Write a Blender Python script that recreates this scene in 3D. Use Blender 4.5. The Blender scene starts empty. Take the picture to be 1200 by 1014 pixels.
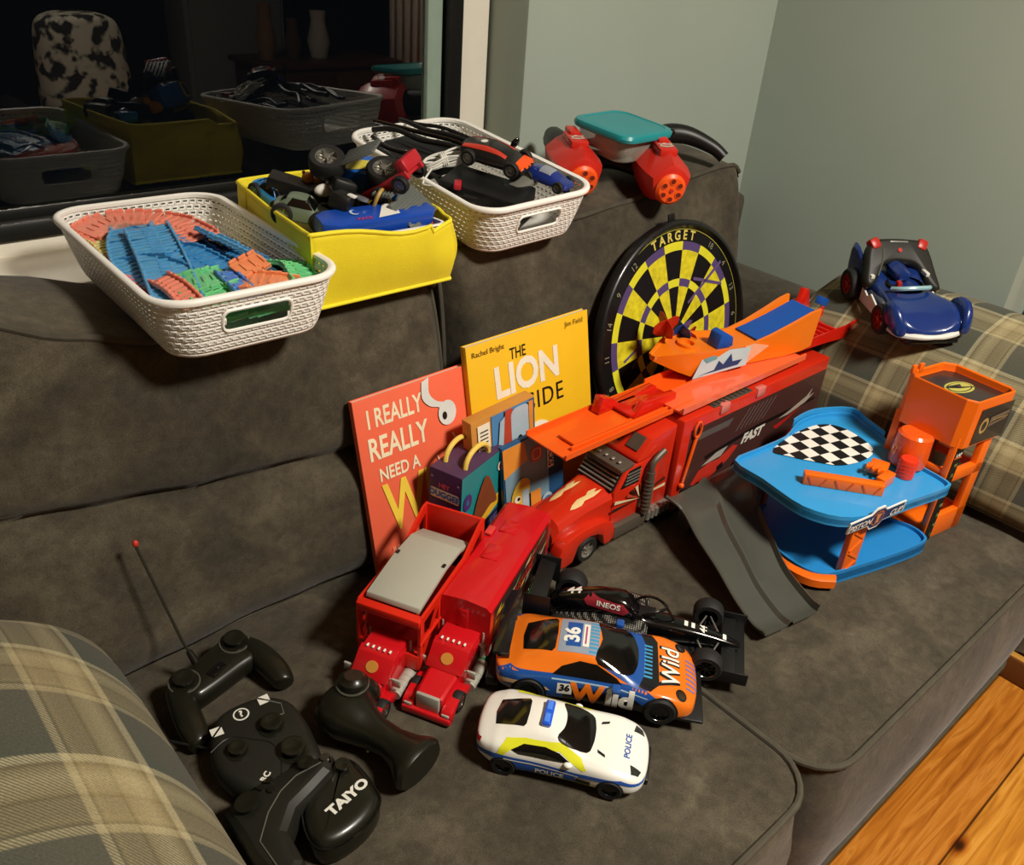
import bpy, bmesh, math, random
from mathutils import Vector, Matrix, Euler, noise
from mathutils.bvhtree import BVHTree
random.seed(7)
PI = math.pi
S = 0.44                      # seat height above the floor
COL = bpy.context.scene.collection

# ------------------------------------------------------------------ materials
def srgb(c):
    if isinstance(c, str):
        c = c.lstrip('#'); c = [int(c[i:i+2], 16)/255 for i in (0, 2, 4)]
    return tuple(x/12.92 if x <= .04045 else ((x+.055)/1.055)**2.4 for x in c) + (1,)
MATS = {}
def mat(name, col='#888888', rough=.5, metal=0, spec=.5, coat=0, sheen=0, var=0, vscale=30, bump=0, bscale=200, trans=0, alpha=1, ior=1.45, stretch=None):
    if name in MATS: return MATS[name]
    m = bpy.data.materials.new(name); m.use_nodes = True
    nt = m.node_tree; b = nt.nodes['Principled BSDF']
    c = srgb(col)
    b.inputs['Base Color'].default_value = c
    b.inputs['Roughness'].default_value = rough
    b.inputs['Metallic'].default_value = metal
    b.inputs['Specular IOR Level'].default_value = spec
    b.inputs['Coat Weight'].default_value = coat
    b.inputs['Coat Roughness'].default_value = .08
    b.inputs['Sheen Weight'].default_value = sheen
    b.inputs['Transmission Weight'].default_value = trans
    b.inputs['IOR'].default_value = ior
    b.inputs['Alpha'].default_value = alpha
    tc = nt.nodes.new('ShaderNodeTexCoord'); src = tc.outputs['Object']
    if stretch:
        mp = nt.nodes.new('ShaderNodeMapping'); mp.inputs['Scale'].default_value = stretch
        nt.links.new(src, mp.inputs['Vector']); src = mp.outputs['Vector']
    n = nt.nodes.new('ShaderNodeTexNoise'); n.inputs['Scale'].default_value = vscale; n.inputs['Detail'].default_value = 4
    nt.links.new(src, n.inputs['Vector'])
    v = var or .06
    r = nt.nodes.new('ShaderNodeValToRGB')
    r.color_ramp.elements[0].position = .3; r.color_ramp.elements[1].position = .7
    r.color_ramp.elements[0].color = tuple(x*(1-v) for x in c[:3]) + (1,)
    r.color_ramp.elements[1].color = tuple(min(1, x*(1+v)) for x in c[:3]) + (1,)
    nt.links.new(n.outputs['Fac'], r.inputs['Fac']); nt.links.new(r.outputs['Color'], b.inputs['Base Color'])
    if bump:
        n2 = nt.nodes.new('ShaderNodeTexNoise'); n2.inputs['Scale'].default_value = bscale; n2.inputs['Detail'].default_value = 3
        nt.links.new(src, n2.inputs['Vector'])
        bp = nt.nodes.new('ShaderNodeBump'); bp.inputs['Strength'].default_value = bump; bp.inputs['Distance'].default_value = .002
        nt.links.new(n2.outputs['Fac'], bp.inputs['Height']); nt.links.new(bp.outputs['Normal'], b.inputs['Normal'])
    MATS[name] = m
    return m
def nmath(nt, op, a, b=None, c=None):
    n = nt.nodes.new('ShaderNodeMath'); n.operation = op
    for i, v in enumerate((a, b, c)):
        if v is None: continue
        if isinstance(v, (int, float)): n.inputs[i].default_value = v
        else: nt.links.new(v, n.inputs[i])
    return n.outputs[0]
def ramp(nt, fac, stops, interp='LINEAR'):
    r = nt.nodes.new('ShaderNodeValToRGB'); r.color_ramp.interpolation = interp
    e = r.color_ramp.elements
    while len(e) > 1: e.remove(e[-1])
    e[0].position = stops[0][0]; e[0].color = srgb(stops[0][1])
    for p, c in stops[1:]:
        q = e.new(p); q.color = srgb(c)
    nt.links.new(fac, r.inputs['Fac']); return r.outputs['Color']
def mix(nt, fac, a, b, mode='MIX'):
    n = nt.nodes.new('ShaderNodeMix'); n.data_type = 'RGBA'; n.blend_type = mode
    for sock, v in ((n.inputs[0], fac), (n.inputs[6], a), (n.inputs[7], b)):
        if isinstance(v, (int, float, tuple)): sock.default_value = v
        else: nt.links.new(v, sock)
    return n.outputs[2]

# ------------------------------------------------------------------ mesh builder
class MB:
    def __init__(s): s.v = []; s.f = []; s.m = []; s.mats = []; s.cur = 0; s.X = Matrix()
    def use(s, m):
        if m not in s.mats: s.mats.append(m)
        s.cur = s.mats.index(m); return s
    def xf(s, M): s.X = M; return s
    def add(s, vs, fs):
        o = len(s.v); X = s.X
        s.v += [tuple(X @ Vector(p)) for p in vs]
        for f in fs: s.f.append([o+i for i in f]); s.m.append(s.cur)
        return s
    def addbm(s, bm):
        bm.verts.ensure_lookup_table(); bm.verts.index_update()
        s.add([v.co.copy() for v in bm.verts], [[v.index for v in f.verts] for f in bm.faces]); bm.free(); return s
    def box(s, c, d, bev=0, seg=2, rot=None, top=None):
        bm = bmesh.new(); bmesh.ops.create_cube(bm, size=1)
        for v in bm.verts:
            sx = sy = 1
            if top and v.co.z > 0: sx, sy = top
            v.co = Vector((v.co.x*d[0]*sx, v.co.y*d[1]*sy, v.co.z*d[2]))
        if bev: bmesh.ops.bevel(bm, geom=bm.edges[:], offset=min(bev, min(d)*.49), segments=seg, profile=.5, affect='EDGES')
        M = Matrix.Translation(Vector(c))
        if rot: M = M @ Euler(rot).to_matrix().to_4x4()
        bm.transform(M); return s.addbm(bm)
    def cyl(s, a, b, r, r2=None, n=20, cap=True):
        a = Vector(a); b = Vector(b); r2 = r if r2 is None else r2
        d = (b-a).normalized(); u = d.orthogonal().normalized(); w = d.cross(u)
        vs = []
        for p, q in ((a, r), (b, r2)):
            for i in range(n):
                t = 2*PI*i/n; vs.append(p + (u*math.cos(t) + w*math.sin(t))*q)
        fs = [[i, (i+1) % n, n+(i+1) % n, n+i] for i in range(n)]
        if cap: fs += [list(range(n))[::-1], list(range(n, 2*n))]
        return s.add(vs, fs)
    def lathe(s, prof, o=(0, 0, 0), ax=(0, 0, 1), n=28):          # prof: (radius, height) along ax
        d = Vector(ax).normalized(); u = d.orthogonal().normalized(); w = d.cross(u); o = Vector(o)
        vs = []
        for r, h in prof:
            for i in range(n):
                t = 2*PI*i/n; vs.append(o + d*h + (u*math.cos(t) + w*math.sin(t))*max(r, 1e-5))
        fs = []
        for k in range(len(prof)-1):
            for i in range(n):
                j = (i+1) % n; fs.append([k*n+i, k*n+j, (k+1)*n+j, (k+1)*n+i])
        return s.add(vs, fs)
    def sph(s, c, r, n=16, rot=None):
        bm = bmesh.new(); bmesh.ops.create_uvsphere(bm, u_segments=n, v_segments=max(6, n//2+2), radius=1)
        if isinstance(r, (int, float)): r = (r, r, r)
        M = Matrix.Translation(Vector(c))
        if rot: M = M @ Euler(rot).to_matrix().to_4x4()
        bm.transform(M @ Matrix.Diagonal((r[0], r[1], r[2], 1))); return s.addbm(bm)
    def tube(s, pts, r, n=10, closed=False, cap=True):
        P = [Vector(p) for p in pts]; N = len(P); vs = []; prev = None
        for i, p in enumerate(P):
            a = P[(i-1) % N] if (closed or i) else P[0]; b = P[(i+1) % N] if (closed or i < N-1) else P[-1]
            d = (b-a).normalized()
            u = d.orthogonal().normalized() if prev is None else (prev - d*prev.dot(d)).normalized()
            prev = u; w = d.cross(u); rr = r(i/(N-1)) if callable(r) else r
            for k in range(n):
                t = 2*PI*k/n; vs.append(p + (u*math.cos(t) + w*math.sin(t))*rr)
        fs = []
        for i in range(N if closed else N-1):
            j = (i+1) % N
            for k in range(n):
                l = (k+1) % n; fs.append([i*n+k, i*n+l, j*n+l, j*n+k])
        if cap and not closed: fs += [list(range(n))[::-1], list(range((N-1)*n, N*n))]
        return s.add(vs, fs)
    def loft(s, secs, closed=True, cap=True):
        n = len(secs[0]); vs = [p for q in secs for p in q]; fs = []
        for i in range(len(secs)-1):
            for k in range(n if closed else n-1):
                l = (k+1) % n; fs.append([i*n+k, i*n+l, (i+1)*n+l, (i+1)*n+k])
        if cap and closed: fs += [list(range(n))[::-1], list(range((len(secs)-1)*n, len(secs)*n))]
        return s.add(vs, fs)
    def prism(s, poly, z0, z1, plane='xy', bev=0, seg=2):
        bm = bmesh.new()
        def P(p, z): return {'xy': (p[0], p[1], z), 'xz': (p[0], z, p[1]), 'yz': (z, p[0], p[1])}[plane]
        vs = [bm.verts.new(P(p, z0)) for p in poly]; f = bm.faces.new(vs)
        r = bmesh.ops.extrude_face_region(bm, geom=[f])
        d = Vector(P((0, 0), z1-z0)); bmesh.ops.translate(bm, vec=d, verts=[e for e in r['geom'] if isinstance(e, bmesh.types.BMVert)])
        bmesh.ops.recalc_face_normals(bm, faces=bm.faces[:])
        if bev:
            ed = [e for e in bm.edges if e.calc_face_angle(0) > .3]
            bmesh.ops.bevel(bm, geom=ed, offset=bev, segments=seg, profile=.5, affect='EDGES')
        return s.addbm(bm)
    def rings(s, outline, prof, sub=True):                          # outline 2d closed; prof: (inset, z) from bottom to top, both ends capped
        n = len(outline); secs = []
        nr = []
        for i in range(n):
            a = Vector(outline[i-1]); b = Vector(outline[(i+1) % n]); t = (b-a); t = t.normalized() if t.length else Vector((1, 0)); nr.append(Vector((t.y, -t.x)))
        area = sum(outline[i-1][0]*outline[i][1]-outline[i][0]*outline[i-1][1] for i in range(n))
        sg = 1 if area > 0 else -1
        for ins, z in prof: secs.append([(outline[i][0]-sg*nr[i].x*ins, outline[i][1]-sg*nr[i].y*ins, z(outline[i]) if callable(z) else z) for i in range(n)])
        return s.loft(secs)
    def grid(s, fn, nu, nv):
        vs = [fn(i/nu, j/nv) for j in range(nv+1) for i in range(nu+1)]
        fs = [[j*(nu+1)+i, j*(nu+1)+i+1, (j+1)*(nu+1)+i+1, (j+1)*(nu+1)+i] for j in range(nv) for i in range(nu)]
        return s.add(vs, fs)
    def out(s, name, parent=None, m=None, ang=35, label=None, subsurf=0, solid=0, fix=True, flat=False):
        me = bpy.data.meshes.new(name); me.from_pydata(s.v, [], s.f)
        if m is not None and not s.mats: s.mats = [m]
        for k in s.mats: me.materials.append(k)
        if s.m and len(s.mats) > 1: me.polygons.foreach_set('material_index', s.m)
        if fix:
            bm = bmesh.new(); bm.from_mesh(me); bmesh.ops.recalc_face_normals(bm, faces=bm.faces[:]); bm.to_mesh(me); bm.free()
        if not flat:
            me.polygons.foreach_set('use_smooth', [True]*len(me.polygons)); me.set_sharp_from_angle(angle=math.radians(ang))
        me.update()
        o = bpy.data.objects.new(name, me); COL.objects.link(o)
        if parent: o.parent = parent
        if label: o['label'] = label
        if solid:
            d = o.modifiers.new('s', 'SOLIDIFY'); d.thickness = solid; d.offset = 0
        if subsurf:
            d = o.modifiers.new('ss', 'SUBSURF'); d.levels = subsurf; d.render_levels = subsurf
        return o

def tag(o, label, cat, group=None, kind=None):
    if label: o['label'] = label
    if cat: o['category'] = cat
    if group: o['group'] = group
    if kind: o['kind'] = kind
    return o
def thing(name, label, cat, loc=(0, 0, 0), rz=0, group=None, rot=None):
    o = bpy.data.objects.new(name, None); COL.objects.link(o); o.empty_display_size = .02
    o.location = (loc[0], loc[1], loc[2]+S); o.rotation_euler = rot if rot else (0, 0, rz)
    return tag(o, label, cat, group)
def copy_tree(o, parent=None):
    c = o.copy(); COL.objects.link(c); c.parent = parent
    for ch in list(o.children): copy_tree(ch, c)
    return c
def struct(o): o['kind'] = 'structure'; return o
def bake(o):                                                        # modifiers -> plain mesh
    dg = bpy.context.evaluated_depsgraph_get(); dg.update()
    me = bpy.data.meshes.new_from_object(o.evaluated_get(dg)); o.modifiers.clear(); o.data = me
    return o
def bvh(o):
    bm = bmesh.new(); bm.from_mesh(o.data); t = BVHTree.FromBMesh(bm); bm.free(); return t

def smooth_poly(pts, k=4, closed=True):                             # Catmull-Rom
    n = len(pts); out = []
    for i in range(n if closed else n-1):
        g = lambda j: Vector(pts[j % n]) if closed else Vector(pts[max(0, min(n-1, j))])
        a, b, c, d = g(i-1), g(i), g(i+1), g(i+2)
        for q in range(k):
            t = q/k; out.append(tuple(.5*((2*b)+(c-a)*t+(2*a-5*b+4*c-d)*t*t+(3*b-a-3*c+d)*t**3)))
    if not closed: out.append(tuple(pts[-1]))
    return out
def interp(tab, x):
    if x <= tab[0][0]: return tab[0][1]
    for (a, p), (b, q) in zip(tab, tab[1:]):
        if x <= b:
            t = (x-a)/(b-a); t = t*t*(3-2*t)*.5 + t*.5; return p+(q-p)*t
    return tab[-1][1]
def rrect(w, h, r, n=5, cx=0, cy=0):
    o = []
    for sx, sy, a in ((1, -1, -PI/2), (1, 1, 0), (-1, 1, PI/2), (-1, -1, PI)):
        for i in range(n+1):
            t = a+PI/2*i/n; o.append((cx+sx*(w/2-r)+r*math.cos(t), cy+sy*(h/2-r)+r*math.sin(t)))
    return o
def circle(r, n=20, cx=0, cy=0, ry=None): return [(cx+r*math.cos(2*PI*i/n), cy+(ry or r)*math.sin(2*PI*i/n)) for i in range(n)]

# ------------------------------------------------------------------ flat shapes and lettering laid on a surface
def shape_mesh(polys, step):
    bm = bmesh.new()
    for p in polys:
        try: f = bm.faces.new([bm.verts.new((q[0], q[1], 0)) for q in p])
        except ValueError: continue
    bmesh.ops.triangulate(bm, faces=bm.faces[:])
    return refine(bm, step)
def refine(bm, step):
    for _ in range(7):
        ed = [e for e in bm.edges if e.calc_length() > step]
        if not ed or len(bm.faces) > 20000: break
        bmesh.ops.subdivide_edges(bm, edges=ed, cuts=1); bmesh.ops.triangulate(bm, faces=bm.faces[:])
    return bm
def text_bm(txt, size, bold=0, shear=0, sx=1, spacing=1, extrude=0):
    c = bpy.data.curves.new('t', 'FONT'); c.body = txt; c.size = size; c.offset = bold*size; c.shear = shear; c.align_x = 'CENTER'; c.align_y = 'CENTER'
    c.space_character = spacing; c.extrude = extrude; c.resolution_u = 3
    o = bpy.data.objects.new('t', c); COL.objects.link(o)
    dg = bpy.context.evaluated_depsgraph_get(); dg.update()
    me = bpy.data.meshes.new_from_object(o.evaluated_get(dg))
    bm = bmesh.new(); bm.from_mesh(me)
    bpy.data.objects.remove(o); bpy.data.curves.remove(c); bpy.data.meshes.remove(me)
    bmesh.ops.scale(bm, vec=(sx, 1, 1), verts=bm.verts[:])
    return bm
def lay(bm, M):                                                     # flat artwork placed by a matrix
    bm.transform(M); return bm
def finish(bm, name, m, parent, label=None):
    me = bpy.data.meshes.new(name); bm.to_mesh(me); bm.free(); me.materials.append(m)
    o = bpy.data.objects.new(name, me); COL.objects.link(o); o.parent = parent
    if label: o['label'] = label
    return o
def project(bm, tree, origin, u, v, n, name, m, parent, off=.0004, step=.004, label=None, far=1.0):
    """lay a flat drawing (x along u, y along v) on a surface, looking along -n"""
    refine(bm, step)
    u, v, n, origin = Vector(u), Vector(v), Vector(n), Vector(origin)
    bad = []
    for q in bm.verts:
        p = origin + u*q.co.x + v*q.co.y + n*far*.5
        h = tree.ray_cast(p, -n, far)
        if h[0] is None: bad.append(q); q.co = origin
        else:
            nn = h[1] if h[1].dot(n) > 0 else -h[1]
            q.co = h[0] + nn*off
    if bad: bmesh.ops.delete(bm, geom=bad, context='VERTS')
    bmesh.ops.recalc_face_normals(bm, faces=bm.faces[:])
    for f in bm.faces: f.smooth = True
    return finish(bm, name, m, parent, label)
def frame(o, x, y):                                                 # matrix: drawing x -> x, drawing y -> y, at o
    x = Vector(x).normalized(); y = Vector(y).normalized(); z = x.cross(y)
    M = Matrix((x, y, z)).transposed().to_4x4(); M.translation = Vector(o); return M
def sticker(items, M, name, parent, label=None, off=.0003):
    """items: (polys or bmesh, material); a flat printed design, one mesh"""
    mb = MB(); mb.xf(M)
    for k, (d, m) in enumerate(items):
        mb.use(m)
        if isinstance(d, bmesh.types.BMesh): bm = d
        else: bm = shape_mesh(d, 9)
        for q in bm.verts: q.co.z += off*(k+1)
        mb.addbm(bm)
    return mb.out(name, parent, label=label, flat=True, fix=False)
def txt(t, size, x=0, y=0, rot=0, **k):
    bm = text_bm(t, size, **k); bm.transform(Matrix.Translation((x, y, 0)) @ Matrix.Rotation(rot, 4, 'Z')); return bm
def rect(x0, y0, x1, y1): return [(x0, y0), (x1, y0), (x1, y1), (x0, y1)]
# ------------------------------------------------------------------ camera (f = 1004 px on a 1200 px wide frame)
cam = bpy.data.cameras.new('camera'); cam.sensor_width = 36; cam.lens = 36*1004/1200; cam.clip_start = .02
co = bpy.data.objects.new('camera', cam); COL.objects.link(co)
Rm = Matrix(((0.751087, 0.291422, -0.592404), (-0.656648, 0.422753, -0.624575), (0.068426, 0.858110, 0.508885)))
M4 = Rm.to_4x4(); M4.translation = Vector((0, 0, S+.78)); co.matrix_world = M4
bpy.context.scene.camera = co

# ------------------------------------------------------------------ room
WALL = mat('wall_paint', '#a3aea2', .55, var=.035, vscale=3)
WHITE = mat('white_gloss_paint', '#ece6d6', .35, var=.02)
XR = 1.757; YW = 1.145; YG = 1.25
def plaster(name, boxes, m):
    mb = MB()
    for c, d in boxes: mb.box(c, d)
    return struct(mb.out(name, None, m))
# back wall: right of the window and below the sill (the reveal is its left end)
mb = MB()
mb.box(((1.048+4.4)/2, YW+.1, 1.2), (4.4-1.048, .2, 2.4), bev=.003)
mb.box((-1.0, YW+.1, .385), (4.10, .2, .77)); mb.box((-1.0, YW+.1, 2.33), (4.1, .2, .14))
mb.box((-2.9, YW+.1, 1.2), (.4, .2, 2.4))
struct(mb.out('wall_back', None, WALL))
plaster('wall_right', [((XR+.05, (YW+.51)/2, 1.2), (.10, YW-.51, 2.4)), ((XR+.5, .535, 1.2), (.9, .05, 2.4))], WALL)
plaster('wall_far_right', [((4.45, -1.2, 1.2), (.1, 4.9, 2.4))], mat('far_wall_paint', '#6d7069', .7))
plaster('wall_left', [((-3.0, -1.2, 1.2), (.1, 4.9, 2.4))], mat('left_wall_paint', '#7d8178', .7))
plaster('wall_front', [((.7, -3.6, 1.2), (7.4, .1, 2.4))], mat('front_wall_dimmed', '#23231f', .8))  # wall colour darkened to stand for the dim room in the window reflection
plaster('ceiling', [((.7, -1.1, 2.43), (7.6, 5.2, .06))], mat('ceiling_paint', '#d8d4c6', .8))
FLOOR = bpy.data.materials.new('pine_floorboards'); FLOOR.use_nodes = True
nt = FLOOR.node_tree; b = nt.nodes['Principled BSDF']
tc = nt.nodes.new('ShaderNodeTexCoord'); sp = nt.nodes.new('ShaderNodeSeparateXYZ'); nt.links.new(tc.outputs['Object'], sp.inputs[0])
row = nmath(nt, 'FLOOR', nmath(nt, 'DIVIDE', sp.outputs['Y'], .112)); fr = nmath(nt, 'FRACT', nmath(nt, 'DIVIDE', sp.outputs['Y'], .112))
wn = nt.nodes.new('ShaderNodeTexWhiteNoise'); wn.noise_dimensions = '1D'; nt.links.new(row, wn.inputs['W'])
cb = nt.nodes.new('ShaderNodeCombineXYZ'); nt.links.new(nmath(nt, 'MULTIPLY', sp.outputs['X'], 1.3), cb.inputs[0]); nt.links.new(nmath(nt, 'MULTIPLY', sp.outputs['Y'], 17), cb.inputs[1]); nt.links.new(nmath(nt, 'MULTIPLY', wn.outputs['Value'], 30), cb.inputs[2])
gn = nt.nodes.new('ShaderNodeTexNoise'); gn.inputs['Scale'].default_value = 4; gn.inputs['Detail'].default_value = 7; gn.inputs['Distortion'].default_value = 1.2; nt.links.new(cb.outputs[0], gn.inputs['Vector'])
grain = ramp(nt, gn.outputs['Fac'], [(.3, '#a86c24'), (.5, '#cf9238'), (.62, '#e2aa50'), (.75, '#b67c28')])
tint = ramp(nt, wn.outputs['Value'], [(0, '#c89468'), (.5, '#f0d8b0'), (1, '#ffffff')])
base = mix(nt, .8, grain, tint, 'MULTIPLY')
vo = nt.nodes.new('ShaderNodeTexVoronoi'); vo.inputs['Scale'].default_value = 5.5
cb2 = nt.nodes.new('ShaderNodeCombineXYZ'); nt.links.new(nmath(nt, 'MULTIPLY', sp.outputs['X'], .9), cb2.inputs[0]); nt.links.new(nmath(nt, 'MULTIPLY', sp.outputs['Y'], 1.8), cb2.inputs[1])
nt.links.new(cb2.outputs[0], vo.inputs['Vector'])
knot = ramp(nt, vo.outputs['Distance'], [(.035, '#1c0e06'), (.055, '#6a3c14'), (.10, '#d8b888'), (.16, '#ffffff')])
base = mix(nt, .95, base, knot, 'MULTIPLY')
gap = ramp(nt, fr, [(0, '#1a0c04'), (.018, '#1a0c04'), (.03, '#ffffff'), (.985, '#ffffff'), (1, '#5a3a1a')])
base = mix(nt, .85, base, gap, 'MULTIPLY')
nt.links.new(base, b.inputs['Base Color']); b.inputs['Roughness'].default_value = .3
plaster('floor', [((.7, -1.1, -.03), (7.6, 5.2, .06))], FLOOR)

# ------------------------------------------------------------------ window
mb = MB()
mb.box((-1.0, YW+.05, .775), (4.08, .19, .05), bev=.006)
struct(mb.out('trim_1', None, WHITE))                                 # window sill
w = thing('window_1', None, None, (0, 0, -S)); struct(w)
mb = MB()
mb.box((1.012, YG+.01, 1.53), (.062, .05, 1.50), bev=.006); mb.box((-1.0, YG+.01, .806), (4.0, .05, .028), bev=.006)
mb.box((-1.0, YG+.01, 2.24), (4.0, .05, .05)); mb.box((-2.7, YG+.01, 1.53), (.06, .05, 1.50))
mb.out('window_frame', w, WHITE)
BK = mat('black_rubber', '#101110', .45, var=.1)
mb = MB(); mb.box((.967, YG-.004, 1.52), (.03, .034, 1.42), bev=.004); mb.box((-.9, YG-.004, .832), (3.7, .034, .024), bev=.004)
mb.box((.948, YG+.008, 1.52), (.012, .02, 1.40), bev=.002); mb.box((-.9, YG+.008, .85), (3.7, .02, .014), bev=.002)
mb.out('gasket', w, BK)
mb = MB(); mb.box((.932, YG-.003, 1.53), (.030, .012, 1.36), bev=.003); mb.out('glazing_strip', w, mat('glazing_strip_green', '#93a698', .4))
GL = bpy.data.materials.new('night_window_glass'); GL.use_nodes = True
nt = GL.node_tree; nt.nodes.clear()
tr = nt.nodes.new('ShaderNodeBsdfTransparent'); tr.inputs[0].default_value = (.9, .95, .92, 1)
gl = nt.nodes.new('ShaderNodeBsdfGlossy'); gl.inputs['Roughness'].default_value = 0.0; gl.inputs['Color'].default_value = (1, 1, .97, 1)
fz = nt.nodes.new('ShaderNodeFresnel'); fz.inputs['IOR'].default_value = 1.6
mx = nt.nodes.new('ShaderNodeMixShader'); ou = nt.nodes.new('ShaderNodeOutputMaterial')
nt.links.new(fz.outputs[0], mx.inputs[0]); nt.links.new(tr.outputs[0], mx.inputs[1]); nt.links.new(gl.outputs[0], mx.inputs[2]); nt.links.new(mx.outputs[0], ou.inputs[0])
mb = MB(); mb.add([(-2.7, YG, .8), (.96, YG, .8), (.96, YG, 2.26), (-2.7, YG, 2.26)], [[0, 1, 2, 3]])
mb.out('glass', w, GL)

# ------------------------------------------------------------------ light: a warm ceiling lamp, dim night sky outside
wd = bpy.data.worlds.new('night'); bpy.context.scene.world = wd; wd.use_nodes = True
wd.node_tree.nodes['Background'].inputs[0].default_value = (.01, .012, .016, 1); wd.node_tree.nodes['Background'].inputs[1].default_value = .15
LAMP = (.95, -.65, 2.28)
l = bpy.data.lights.new('ceiling_bulb', 'AREA'); l.shape = 'DISK'; l.size = .4; l.energy = 71; l.color = (1, .935, .82)
lo = bpy.data.objects.new('ceiling_bulb', l); COL.objects.link(lo); lo.location = (LAMP[0], LAMP[1], LAMP[2]-.05)
l = bpy.data.lights.new('far_point_light', 'POINT'); l.shadow_soft_size = .1; l.energy = 5; l.color = (1, .8, .55)  # weak warm point light in the far right of the room
lo = bpy.data.objects.new('far_point_light', l); COL.objects.link(lo); lo.location = (3.2, -1.6, 1.5)
vs = bpy.context.scene.view_settings
vs.view_transform = 'Standard'; vs.look = 'None'; vs.exposure = 0; vs.gamma = 1; vs.use_curve_mapping = False
# ------------------------------------------------------------------ sofa
SUEDE = bpy.data.materials.new('charcoal_suede'); SUEDE.use_nodes = True
nt = SUEDE.node_tree; b = nt.nodes['Principled BSDF']; tc = nt.nodes.new('ShaderNodeTexCoord')
def nz(scale, detail=4, dist=0):
    n = nt.nodes.new('ShaderNodeTexNoise'); n.inputs['Scale'].default_value = scale; n.inputs['Detail'].default_value = detail; n.inputs['Distortion'].default_value = dist
    nt.links.new(tc.outputs['Object'], n.inputs['Vector']); return n.outputs['Fac']
c1 = ramp(nt, nz(9, 5, .8), [(.32, '#484236'), (.5, '#574f40'), (.7, '#6b6250')])
c2 = ramp(nt, nz(70, 5, .5), [(.3, '#8f8f8f'), (.7, '#ffffff')])
c3 = ramp(nt, nz(900, 2), [(.3, '#a0a0a0'), (.7, '#ffffff')])
nt.links.new(mix(nt, .75, mix(nt, .5, c1, c2, 'MULTIPLY'), c3, 'MULTIPLY'), b.inputs['Base Color'])
b.inputs['Roughness'].default_value = .9; b.inputs['Specular IOR Level'].default_value = .2
b.inputs['Sheen Weight'].default_value = .12; b.inputs['Sheen Roughness'].default_value = .5
bp = nt.nodes.new('ShaderNodeBump'); bp.inputs['Strength'].default_value = .35; bp.inputs['Distance'].default_value = .003
nt.links.new(nz(60, 6, .3), bp.inputs['Height']); nt.links.new(bp.outputs['Normal'], b.inputs['Normal'])
PIPE = mat('charcoal_piping', '#454034', .85, var=.15, vscale=60)
sofa = thing('sofa', 'charcoal suede sofa with loose seat and back cushions under the window', 'sofa', (0, 0, -S))

def sqz(t, p): return math.copysign(abs(t)**p, t)
def seat_cushion(x0, x1, y0, y1, top, th, bulge, name='seat_cushion', rc=.06):
    """puffy box: rounded rectangle rings plus a crowned top; piping round the top edge"""
    N = 30; out = []
    base = rrect(x1-x0, y1-y0, rc, 7, (x0+x1)/2, (y0+y1)/2)
    # resample densely
    dense = []
    for i in range(len(base)):
        a = Vector(base[i]); c = Vector(base[(i+1) % len(base)]); k = max(1, int((c-a).length/.03))
        for q in range(k): dense.append(tuple(a.lerp(c, q/k)))
    cx, cy = (x0+x1)/2, (y0+y1)/2; secs = []
    prof = [(1-.01, -th), (1.0, -th+.012)]
    mb = MB()
    def crown(s): return bulge*(1-s**3.2)
    n = len(dense)
    for k in range(0, 9):                                            # side, bulging outward
        t = k/8; o = .018*math.sin(PI*t)
        ring = []
        for (x, y) in dense:
            dx, dy = x-cx, y-cy; L = math.hypot(dx, dy)
            w = .004*noise.noise(Vector((x*14, y*14, t*5)))
            ring.append((x+dx/L*(o+w), y+dy/L*(o+w), top-th+th*t))
        secs.append(ring)
    for s in (.985, .95, .88, .78, .64, .5, .34, .18, .04):
        secs.append([(cx+(x-cx)*s, cy+(y-cy)*s, top+crown(s)+.004*noise.noise(Vector((cx+(x-cx)*s, cy+(y-cy)*s, 0))*6)) for (x, y) in dense])
    mb.loft(secs)
    c = mb.out(name, sofa, SUEDE, ang=70)
    pb = MB()
    for z, r in ((top+.001, .0042), (top-th+.002, .004)):
        pb.tube([(x+(x-cx)/math.hypot(x-cx, y-cy)*.002, y+(y-cy)/math.hypot(x-cx, y-cy)*.002, z) for x, y in dense], r, 8, closed=True)
    pb.out('piping', c, PIPE)
    return c
# seats: fronts near y=.2, crease with the backs near y=.79
seat_cushion(-.50, .705, .205, .818, S-.014, .27, .016)
seat_cushion(.715, 1.46, .200, .822, S-.020, .25, .020)

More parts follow.
